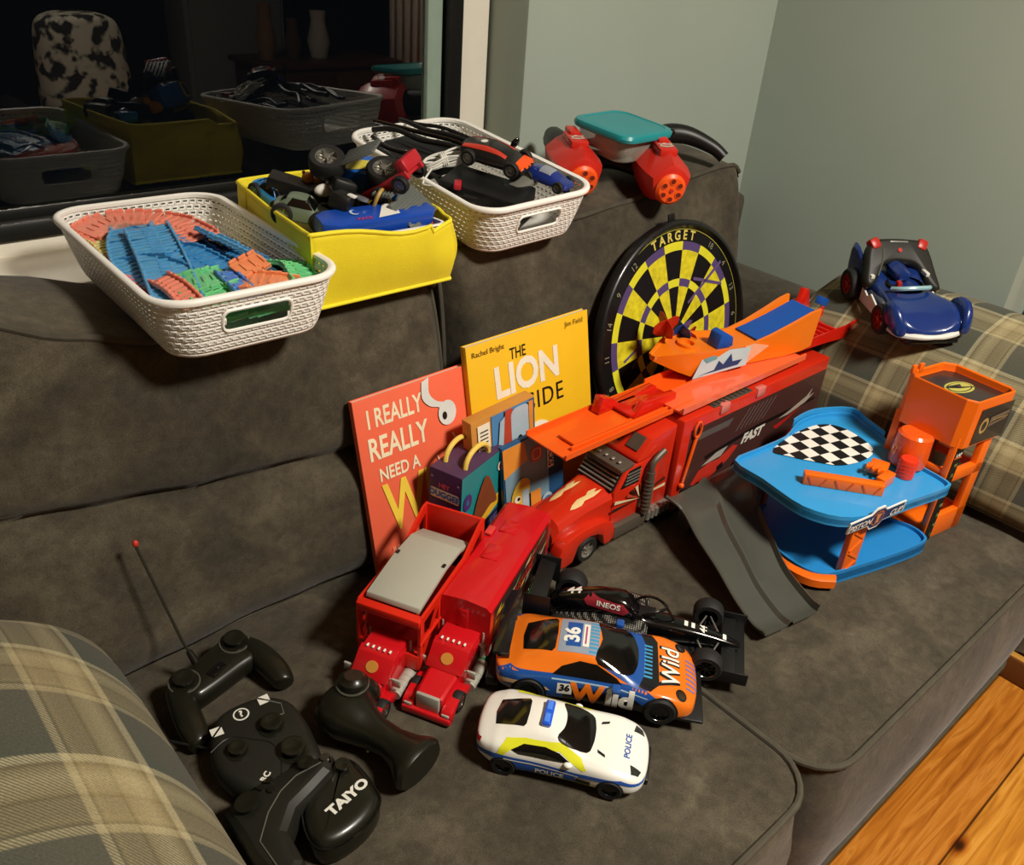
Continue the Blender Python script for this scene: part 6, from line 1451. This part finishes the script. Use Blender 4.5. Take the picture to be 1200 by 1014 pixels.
t, P = mini_car('sky blue toy car standing on end in the left of the yellow bin', (.505, 1.005, .452), 0, .068, .036, .030, mat('sky_car', '#2f8fdc', .25, coat=.6), rot=(0, math.radians(20), math.radians(-75)))
P.top([rrect(.012, .010, .002, 3, -.002, 0)], mat('roof_badge', '#c9a86a', .4), 'roof_badge')
t, P = mini_car('grey-green toy jeep wedged beside the blue hull in the bin', (.500, .925, .450), 0, .075, .042, .036, mat('jeep_green', '#5f6d58', .5), rot=(0, math.radians(10), math.radians(-40)), name='toy_jeep', wr=.013)
# black battery box
t = thing('charger_box', 'black rectangular plastic box lying behind the sky blue toy car', 'box', (.534, .985, .472), rot=(math.radians(4), math.radians(14), math.radians(-38)), group='toys in the yellow bin')
mb = MB(); mb.box((0, 0, 0), (.085, .034, .022), bev=.003); mb.out('casing', t, BLK); mb = MB(); mb.box((.05, 0, .0), (.020, .024, .014), bev=.002); mb.out('plug_end', t, BLKG)
# monster truck
t = thing('toy_monster_truck', 'blue and yellow toy monster truck with big black wheels, top of the bin', 'toy truck', (.583, .938, .474), rot=(math.radians(-62), math.radians(6), math.radians(-46)), group='toys in the yellow bin')
mb = MB(); mb.loft([[(x, -w, z0), (x, w, z0), (x, w, z1), (x, w*.7, z1+h), (x, -w*.7, z1+h), (x, -w, z1)] for x, w, z0, z1, h in ((-.050, .017, .018, .030, .0), (-.034, .022, .014, .034, .002), (-.012, .022, .014, .036, .018), (.012, .021, .014, .036, .018), (.022, .021, .014, .036, .003), (.050, .018, .016, .030, .001))])
b = mb.out('body', t, mat('monster_blue', '#1d62b8', .3, coat=.4), ang=25)
M = frame((.0, 0, .0545), (1, 0, 0), (0, 1, 0)); sticker([([[(-.012, -.013), (.012, -.013), (.004, .013), (-.014, .010)]], mat('monster_yellow', '#c9b948', .4)), ([[(-.006, -.010), (.004, -.012), (.010, .006), (-.004, .010)]], mat('monster_black', '#1a1a1a', .4))], M, 'roof_print', b)
for s in (-1, 1):
    sticker([([[(-.040, -.008), (-.01, -.010), (.03, .004), (.045, .008), (.01, .012), (-.03, .006)]], mat('monster_yellow', '#c9b948', .4))], frame((0, s*.0222, .026), (-s, 0, 0), (0, 0, 1)), 'side_print', b)
    for x in (-.036, .036): wheel(t, x, s*.034, .0225, .022, rim=SILV, side=s, spokes=6, z=.008)
# red and grey digger toy
t = thing('toy_tipper', 'red toy construction truck with two ribbed grey plates, right side of the bin', 'toy truck', (.606, .902, .492), rot=(math.radians(14), math.radians(-32), math.radians(-70)), group='toys in the yellow bin')
TR_ = mat('tipper_red', '#b0202a', .35, var=.04); TG = mat('tipper_grey', '#5d615c', .5, var=.04)
mb = MB()
for s in (-1, 1): mb.box((0, s*.018, 0), (.10, .006, .012), bev=.0015)
for x in (-.04, -.015, .015, .04): mb.box((x, 0, 0), (.008, .034, .008), bev=.001)
mb.out('chassis', t, TR_)
mb = MB(); mb.box((.046, 0, .010), (.016, .040, .018), bev=.004); mb.out('cab', t, TR_)
for s in (-1, 1):
    for x in (-.035, .0, .036): wheel(t, x, s*.024, .011, .008, rim=SILV, side=s, z=-.006)
def ribbed(par, c, rot, w, h, nm):
    M = Matrix.Translation(c) @ Euler(rot).to_matrix().to_4x4(); m = MB(); m.xf(M); m.box((0, 0, 0), (w, h, .003), bev=.0008)
    for k in range(6): m.box((0, -h*.42+h*.168*k, .002), (w*.98, h*.07, .0025), bev=.0005)
    return m.out(nm, par, TG, label='ribbed grey plastic plate')
ribbed(t, (-.010, .004, .046), (.10, .15, .25), .046, .042, 'upper_plate')
t2 = thing('toy_loader_bucket', 'ribbed dark grey toy loader bucket hanging over the blue hull', 'toy part', (.612, .880, .476), rot=(math.radians(30), math.radians(-14), math.radians(24)), group='toys in the yellow bin')
ribbed(t2, (0, -.018, .002), (.15, 0, 0), .058, .044, 'plate'); ribbed(t2, (0, .016, .010), (-.6, 0, 0), .056, .028, 'back_plate')
m = MB(); m.box((.0, -.042, -.006), (.016, .012, .006), bev=.001); m.out('red_tip', t2, mat('tip_orange_red', '#d6452a', .4)); m = MB(); m.box((-.014, -.040, -.006), (.012, .012, .006), bev=.001); m.out('white_tip', t2, OFFW)
# blue boat like hull with black track skirt
t = thing('toy_hovercraft', 'long blue toy with black rubber tracks lying across the front of the bin', 'toy vehicle', (.566, .870, .448), rot=(math.radians(12), math.radians(1), math.radians(-2)), group='toys in the yellow bin')
mb = MB(); mb.prism([(-.078, -.012), (-.06, -.020), (.07, -.020), (.082, -.008), (.080, .010), (.064, .020), (-.06, .020), (-.076, .012)], .004, .024, 'xy', bev=.003); h_ = mb.out('hull', t, mat('hull_blue', '#1546a8', .35, coat=.2, var=.03))
sticker([([[(-.004, -.014), (.028, -.010), (.034, .014), (.018, .016)]], OFFW), (txt('RACE', .008, -.022, -.012, bold=.03), mat('decal_magenta', '#a8347a', .4)), ([circle(.006, 16, -.028, .004)], mat('decal_pale_blue', '#b8c8e0', .4)), ([circle(.0045, 16, -.026, .004)], mat('hull_blue', '#1546a8', .35))], frame((0, 0, .0242), (1, 0, 0), (0, 1, 0)), 'deck_print', h_)
mb = MB(); mb.prism([(-.080, -.006), (-.070, -.018), (.072, -.018), (.082, -.006), (.072, .004), (-.070, .004)], -.025, -.0215, 'xz', bev=.001)
for k in range(30): mb.box((-.072+.005*k, -.0258, -.007), (.0026, .003, .020))
mb.out('track_band', t, BLK)
# black shapes, figures
t = thing('toy_robot_arm', 'black toy part with white patches in the middle of the bin', 'toy part', (.548, .905, .478), rot=(.3, .2, .8), group='toys in the yellow bin')
mb = MB(); mb.box((0, 0, 0), (.070, .026, .020), bev=.005); mb.box((.020, .012, .012), (.030, .030, .018), bev=.004, rot=(0, 0, .5)); mb.out('casing', t, BLK)
mb = MB(); mb.box((-.018, -.010, .0105), (.016, .010, .003), bev=.001); mb.out('white_patch', t, OFFW); mb = MB(); mb.cyl((-.004, -.020, .008), (-.004, -.020, .012), .008, n=20); mb.out('disc', t, mat('disc_silver', '#8d9095', .3, metal=.5))
t = thing('toy_bear', 'tiny golden brown toy animal figure in the bin', 'toy figure', (.556, .990, .478), group='toys in the yellow bin')
mb = MB(); mb.sph((0, 0, 0), (.014, .010, .010)); mb.out('body', t, mat('bear_gold', '#c98424', .4)); mb = MB(); mb.sph((-.012, -.004, .008), .008); mb.sph((-.016, -.001, .015), .0025, 8); mb.sph((-.009, -.008, .015), .0025, 8); mb.out('head', t, mat('bear_gold', '#c98424', .4))
t = thing('toy_dog', 'tiny white toy animal figure beside the big wheel in the bin', 'toy figure', (.545, .948, .480), group='toys in the yellow bin')
mb = MB(); mb.sph((0, 0, 0), (.014, .008, .008)); mb.out('body', t, OFFW); mb = MB(); mb.sph((.012, .002, .008), .0075); mb.sph((.014, .008, .012), .003, 8); mb.out('head', t, OFFW)
t = thing('plastic_tray', 'white plastic tray edge showing along the front inside the bin', 'tray', (.575, .862, .420), rot=(math.radians(-3), 0, math.radians(-2)), group='toys in the yellow bin')
mb = MB(); o = rrect(.150, .050, .010, 4); mb.rings(o, [(.006, 0), (0, .030), (-.003, .031), (-.003, .033), (.001, .033), (.003, .004)]); mb.out('tray_body', t, PLW)
t = thing('toy_loop', 'small tan and black striped toy strap by the red digger', 'toy part', (.585, .880, .474), group='toys in the yellow bin')
mb = MB(); mb.tube([(.012*math.cos(a), .004*math.sin(a*2), .018*math.sin(a)) for a in [2*PI*i/20 for i in range(20)]], .0025, 6, closed=True); mb.out('loop', t, mat('strap_tan', '#b5924a', .5))

# ------------------------------------------------------------------ things in the second basket (own frame of the basket)
bpy.context.view_layer.update(); B2M = Matrix.LocRotScale(bk2.location, bk2.rotation_euler, None)
def inb(name, label, cat, x, y, z, rot=(0, 0, 0)):
    t = thing(name, label, cat, group='things in the cable basket'); t.matrix_world = B2M @ Matrix.Translation((x, y, z)) @ Euler(rot).to_matrix().to_4x4(); return t
t = inb('laptop_charger', 'large flat black box lying front left in the cable basket', 'charger', -.035, -.095, .060, (math.radians(4), math.radians(-3), math.radians(28)))
mb = MB(); mb.box((0, 0, -.012), (.066, .120, .046), bev=.004); mb.out('casing', t, BLK); mb = MB(); mb.cyl((.012, -.020, .010), (.012, -.020, .0125), .0026, n=12); mb.out('screw', t, CHR)
t = inb('black_pouch', 'flat black pouch at the far left of the cable basket', 'pouch', -.030, .075, .054, (0, 0, math.radians(14)))
mb = MB(); mb.box((0, 0, 0), (.105, .125, .022), bev=.008); mb.out('fabric', t, mat('pouch_black', '#0e0e0e', .8))
random.seed(5)
for k, (a, b, c, lb) in enumerate([((-.066, .150, .075), (-.030, .04, .098), (.020, -.09, .072), 'thick black cable arching along the middle of the basket'), ((-.020, .155, .080), (.016, .03, .094), (.055, -.10, .070), 'black cable running beside the far right wall of the basket'),
        ((.0, .160, .078), (.050, .05, .088), (.078, -.12, .066), 'thin black cable closest to the far rim'), ((-.085, .10, .066), (-.086, .0, .066), (-.080, -.11, .062), 'black cable tucked along the near left wall'), ((-.075, .13, .070), (-.066, .03, .072), (-.070, -.08, .064), 'second black cable along the near left wall'),
        ((.045, .12, .07), (.06, -.01, .074), (.058, -.13, .066), 'black cable ending near the blue toy car')]):
    pts = []
    A, B_, C_ = Vector(a), Vector(b), Vector(c)
    for i in range(26):
        q = i/25; p = A*(1-q)**2+B_*2*q*(1-q)+C_*q*q; pts.append(p+Vector((.006*math.sin(q*9+k), 0, .003*math.sin(q*13+k*2))))
    t = inb('cable', lb, 'cable', 0, 0, 0); mb = MB(); mb.tube(pts, (.0042, .004, .003, .0026, .003, .003)[k], 8); mb.out('cord', t, BLK)
    mb = MB(); d = (pts[-1]-pts[-2]).normalized(); mb.cyl(pts[-1]-d*.002, pts[-1]+d*.020, .0055, .0045, 12); mb.out('plug', t, BLK)
t = inb('cord_bundle', 'coiled white cord bundle lying on the black pouch', 'cord', -.062, -.030, .080, (math.radians(5), math.radians(-14), math.radians(-20)))
WC = mat('white_cord', '#dcdad0', .5); mb = MB()
for k in range(6):
    rx = .030+.003*(k % 3); mb.tube([((rx)*math.cos(a)+.002*k-.004, (.011+.0018*k)*math.sin(a)*(.35+.65*abs(math.cos(a))), .004*k*.5+.003*math.sin(a*2+k)) for a in [2*PI*i/36 for i in range(36)]], .0016, 6, closed=True)
mb.out('loops', t, WC); mb = MB()
for k in range(3): mb.tube([(-.002+.0028*k, .008*math.cos(a), .006+.009*math.sin(a)) for a in [2*PI*i/16 for i in range(16)]], .0016, 6, closed=True)
mb.out('binding', t, WC); mb = MB(); mb.tube(smooth_poly([(-.02, -.01, .004), (-.034, -.024, .0), (-.040, -.034, -.002), (-.030, -.046, -.002)], 5, False), .0015, 6); mb.out('loose_end', t, WC); mb = MB(); mb.tube(smooth_poly([(.02, .008, .006), (.040, .012, .006), (.052, .002, .006)], 5, False), .0013, 6); mb.out('loose_end', t, WC)
t = inb('toy_orange_car', 'black toy car with red stripes and orange nose in the cable basket', 'toy car', -.006, -.075, .085, (math.radians(6), math.radians(4), math.radians(-62)))
L, W, H = .105, .050, .030
T = dict(w=[(0, .9), (.5, 1), (1, .85)], z0=[(0, .2), (1, .2)], belt=[(0, .6), (.6, .6), (1, .45)], top=[(0, .75), (.2, .9), (.4, 1), (.6, .9), (.75, .65), (1, .5)], wt=[(0, .7), (.4, .6), (.7, .7), (1, .65)])
b = car_body(t, L, W, H, T, mat('black_toy_car', '#1a1818', .3, coat=.4), n=12); P = Paint(b, t, L, W, H)
P.top([[(.034, -.03), (.06, -.03), (.06, .03), (.034, .03)]], mat('nose_orange', '#f0561c', .35), 'orange_nose'); P.top([rect(-.045, -.018, .02, -.012), rect(-.045, .012, .02, .018)], mat('stripe_red', '#c23a2a', .4), 'red_stripe'); P.top([circle(.005, 14, -.020, .0)], OFFW, 'roof_mark')
for s in (-1, 1):
    for x in (-.032, .032): wheel(t, x, s*.023, .011, .008, rim=SILV, side=s)
t = inb('toy_blue_car', 'small dark blue toy car in the near right corner of the cable basket', 'toy car', .045, -.128, .066, (0, math.radians(4), math.radians(-70)))
b = car_body(t, .075, .034, .024, T, mat('navy_toy_car', '#1c2f7c', .25, coat=.6), n=12); P = Paint(b, t, .075, .034, .024); P.top([rect(-.010, -.012, .008, .012)], mat('clear_grey', '#8a8f98', .2), 'windscreen')
for s in (-1, 1):
    for x in (-.024, .024): wheel(t, x, s*.016, .008, .006, rim=SILV, side=s)
t = inb('camera_strap', 'grey clear plastic toy shell beside the blue car in the cable basket', 'toy part', .020, -.105, .062, (.1, 0, .4))
mb = MB(); mb.loft([sec(x, w, 0, h, .7) for x, w, h in ((-.03, .008, .008), (-.015, .016, .014), (.01, .018, .016), (.03, .012, .010))]); mb.out('shell', t, mat('smoky_clear', '#6f6e66', .15, coat=.6)); t.name = 'plastic_shell'
t = inb('cable_clip', 'black clip on a cable sticking up above the basket rim', 'clip', .030, -.060, .098, (.4, .3, 0))
mb = MB(); mb.tube([(0, 0, -.03), (0, .002, -.01), (.001, .0, .004)], .0022, 8); mb.sph((.002, 0, .010), (.006, .004, .009), 12); mb.out('clip_body', t, BLKG)
t = inb('red_clip', 'small red plastic piece by the near wall of the cable basket', 'toy part', -.078, -.085, .072, (0, 0, .9)); mb = MB(); mb.box((0, 0, 0), (.022, .010, .008), bev=.002); mb.out('piece', t, mat('piece_red', '#b5242e', .35))
t = inb('antenna_rod', 'black telescopic rod lying over the far left rim of the cable basket', 'rod', 0, 0, 0)
mb = MB(); mb.tube([(-.050, .172, .080), (-.015, .02, .092), (.014, -.06, .086)], .0035, 8); mb.out('rod', t, BLKG)
# ------------------------------------------------------------------ small things elsewhere
t = thing('paper_tissue', 'white folded paper at the left edge on the plaid cushion', 'paper', (-.031, .465, .272), rot=(-.02, .06, .1))
mb = MB(); mb.prism([(-.05, -.03), (.030, -.035), (.036, .0), (.028, .03), (-.05, .035)], 0, .003, 'xy', bev=.001); mb.out('sheet', t, mat('tissue_white', '#e8e6e0', .8))
# low slatted pine tray on the floor right of the sofa
PINE = mat('pine_slat', '#c8903e', .45, var=.2, vscale=8, stretch=(1, .15, 1)); PND = mat('pine_shaded_brown', '#6b3f1c', .5, var=.15, vscale=10)  # PND: pine with the shade of its side and gaps put into the colour
t = thing('slatted_pine_tray', 'low slatted pine tray on the floor at the right edge', 'wooden tray', (1.60, -.10, -.44))
mb = MB(); mb.box((.010, 0, .028), (.018, .74, .052), bev=.001); mb.out('side_board', t, PND)
mb = MB(); mb.box((.012, 0, .0555), (.016, .74, .003), bev=.0005); mb.out('edge_strip', t, PINE)
for k in range(3): mb = MB(); mb.box((.105+.09*k, 0, .048), (.050, .74, .014), bev=.002); mb.out('slat', t, PINE)
mb = MB(); mb.box((.16, 0, .012), (.30, .72, .020)); mb.out('tray_base', t, PND)
t = thing('umbrella', 'folded black and blue umbrella lying in the pine tray', 'umbrella', (1.645, -.10, -.375))
mb = MB(); mb.tube([(0, -.33, 0), (0, -.2, .0), (0, .36, 0)], lambda q: .012+.008*math.sin(PI*q), 12); mb.out('canopy', t, mat('umbrella_black', '#0d1014', .5)); mb = MB(); mb.tube([(.006, -.3, .012), (.010, .34, .012)], .006, 8); mb.out('blue_band', t, mat('umbrella_blue', '#1d3f7a', .4))
t = thing('side_table', 'brown wooden side table corner beyond the right wall end', 'side table', (2.21, .28, -S))
SDT = mat('side_table_brown', '#9a6a3c', .5, var=.12); mb = MB(); mb.box((0, 0, .545), (.56, .42, .03), bev=.003); mb.out('table_top', t, SDT)
for x in (-.24, .24):
    for y in (-.17, .17): mb = MB(); mb.box((x, y, .265), (.04, .04, .53)); mb.out('leg', t, SDT)
t = thing('leaning_board', 'pale blue board leaning on the wall above the side table', 'board', (1.86, .492, .122), rot=(.05, 0, 0))
mb = MB(); mb.prism([(-.045, 0), (.42, 0), (.42, .30), (.20, .30)], 0, .008, 'xz', bev=.001); mb.out('panel', t, mat('pale_blue_board', '#9fb0b4', .5))
# ------------------------------------------------------------------ the rest of the room, seen only in the dark window
t = thing('armchair', 'armchair under a black and cream blotched throw, reflected in the window', 'armchair', (1.24, -1.62, -S))
CHB = mat('armchair_dark', '#2a2620', .8)
mb = MB(); mb.box((0, -.10, .17), (.56, .60, .34), bev=.05, seg=3); mb.out('seat', t, CHB)
for s in (-1, 1): mb = MB(); mb.box((s*.24, -.10, .22), (.10, .60, .40), bev=.05, seg=3); mb.out('arm', t, CHB)
THR = bpy.data.materials.new('blotched_throw'); THR.use_nodes = True; nt = THR.node_tree; b = nt.nodes['Principled BSDF']; tc = nt.nodes.new('ShaderNodeTexCoord'); n = nt.nodes.new('ShaderNodeTexNoise'); n.inputs['Scale'].default_value = 17; n.inputs['Detail'].default_value = 3
nt.links.new(tc.outputs['Object'], n.inputs['Vector']); nt.links.new(ramp(nt, n.outputs['Fac'], [(.44, '#3a3630'), (.52, '#e4dcc6'), (1, '#efe8d6')]), b.inputs['Base Color']); b.inputs['Roughness'].default_value = .9
mb = MB(); mb.loft([[(x*.185*w, y, z) for x, y in ((-1, -.02), (-.85, .10), (0, .14), (.85, .10), (1, -.02), (.8, -.10), (0, -.13), (-.8, -.10))] for z, w in ((.36, 1.10), (.45, 1.10), (.60, 1.04), (.72, .98), (.77, .86), (.79, .5))])
mb.out('throw', t, THR, subsurf=2, ang=80)
t = thing('curtain', 'pale curtain hanging by the far wall, reflected in the window', 'curtain', (3.62, -2.6, -S))
mb = MB(); secs = []
for z in (.36, 1.2, 2.2): secs.append([(.16*(i/30-.5)*2, .03*math.sin(i*1.1), z) for i in range(31)])
mb.loft(secs, closed=False, cap=False); mb.out('fabric', t, mat('curtain_cream', '#e6e4e0', .8), solid=.004)
t = thing('door_panel', 'grey panelled cupboard by the far wall, reflected in the window', 'cupboard', (2.62, -3.2, -S))
GRP = mat('cupboard_grey', '#8d918b', .6); mb = MB(); mb.box((0, 0, 1.0), (.66, .3, 2.0), bev=.01); mb.out('carcass', t, GRP); mb = MB(); mb.box((0, .158, 1.0), (.60, .016, 1.9), bev=.004); d = mb.out('door', t, GRP); mb = MB(); mb.cyl((.25, .17, 1.0), (.25, .20, 1.0), .012); mb.out('knob', d, CHR); t.name = 'cupboard'
t = thing('sideboard', 'brown wooden sideboard with clutter, reflected in the window', 'sideboard', (2.92, -2.6, -S))
BRW = mat('sideboard_brown', '#4a2f1c', .5, var=.1); mb = MB(); mb.box((0, 0, .21), (.9, .42, .38), bev=.008); mb.out('carcass', t, BRW); mb = MB(); mb.box((0, 0, .415), (.96, .46, .03), bev=.004); mb.out('top', t, BRW)
for x in (-.22, .22): mb = MB(); mb.box((x, .215, .21), (.42, .012, .32), bev=.003); q = mb.out('door', t, BRW); mb = MB(); mb.sph((x*.2, .232, .24), .014, 10); mb.out('knob', q, CHR)
for k, (x, w, h, c) in enumerate(((-.42, .12, .30, '#8a6a48'), (-.20, .10, .22, '#5c4632'), (.02, .14, .26, '#b8b2a4'))):
    t = thing('vase', ('tan vase left on the reflected sideboard', 'brown vase in the middle of the reflected sideboard', 'pale vase right on the reflected sideboard')[k], 'vase', (2.92+x*.8, -2.6, .43-S), group='vases on the sideboard')
    mb = MB(); mb.lathe([(.0001, 0), (w*.35, 0), (w*.5, h*.35), (w*.3, h*.8), (w*.36, h), (w*.3, h), (.0001, h*.9)], n=24); mb.out('vessel', t, mat('vase_'+c[1:], c, .4))
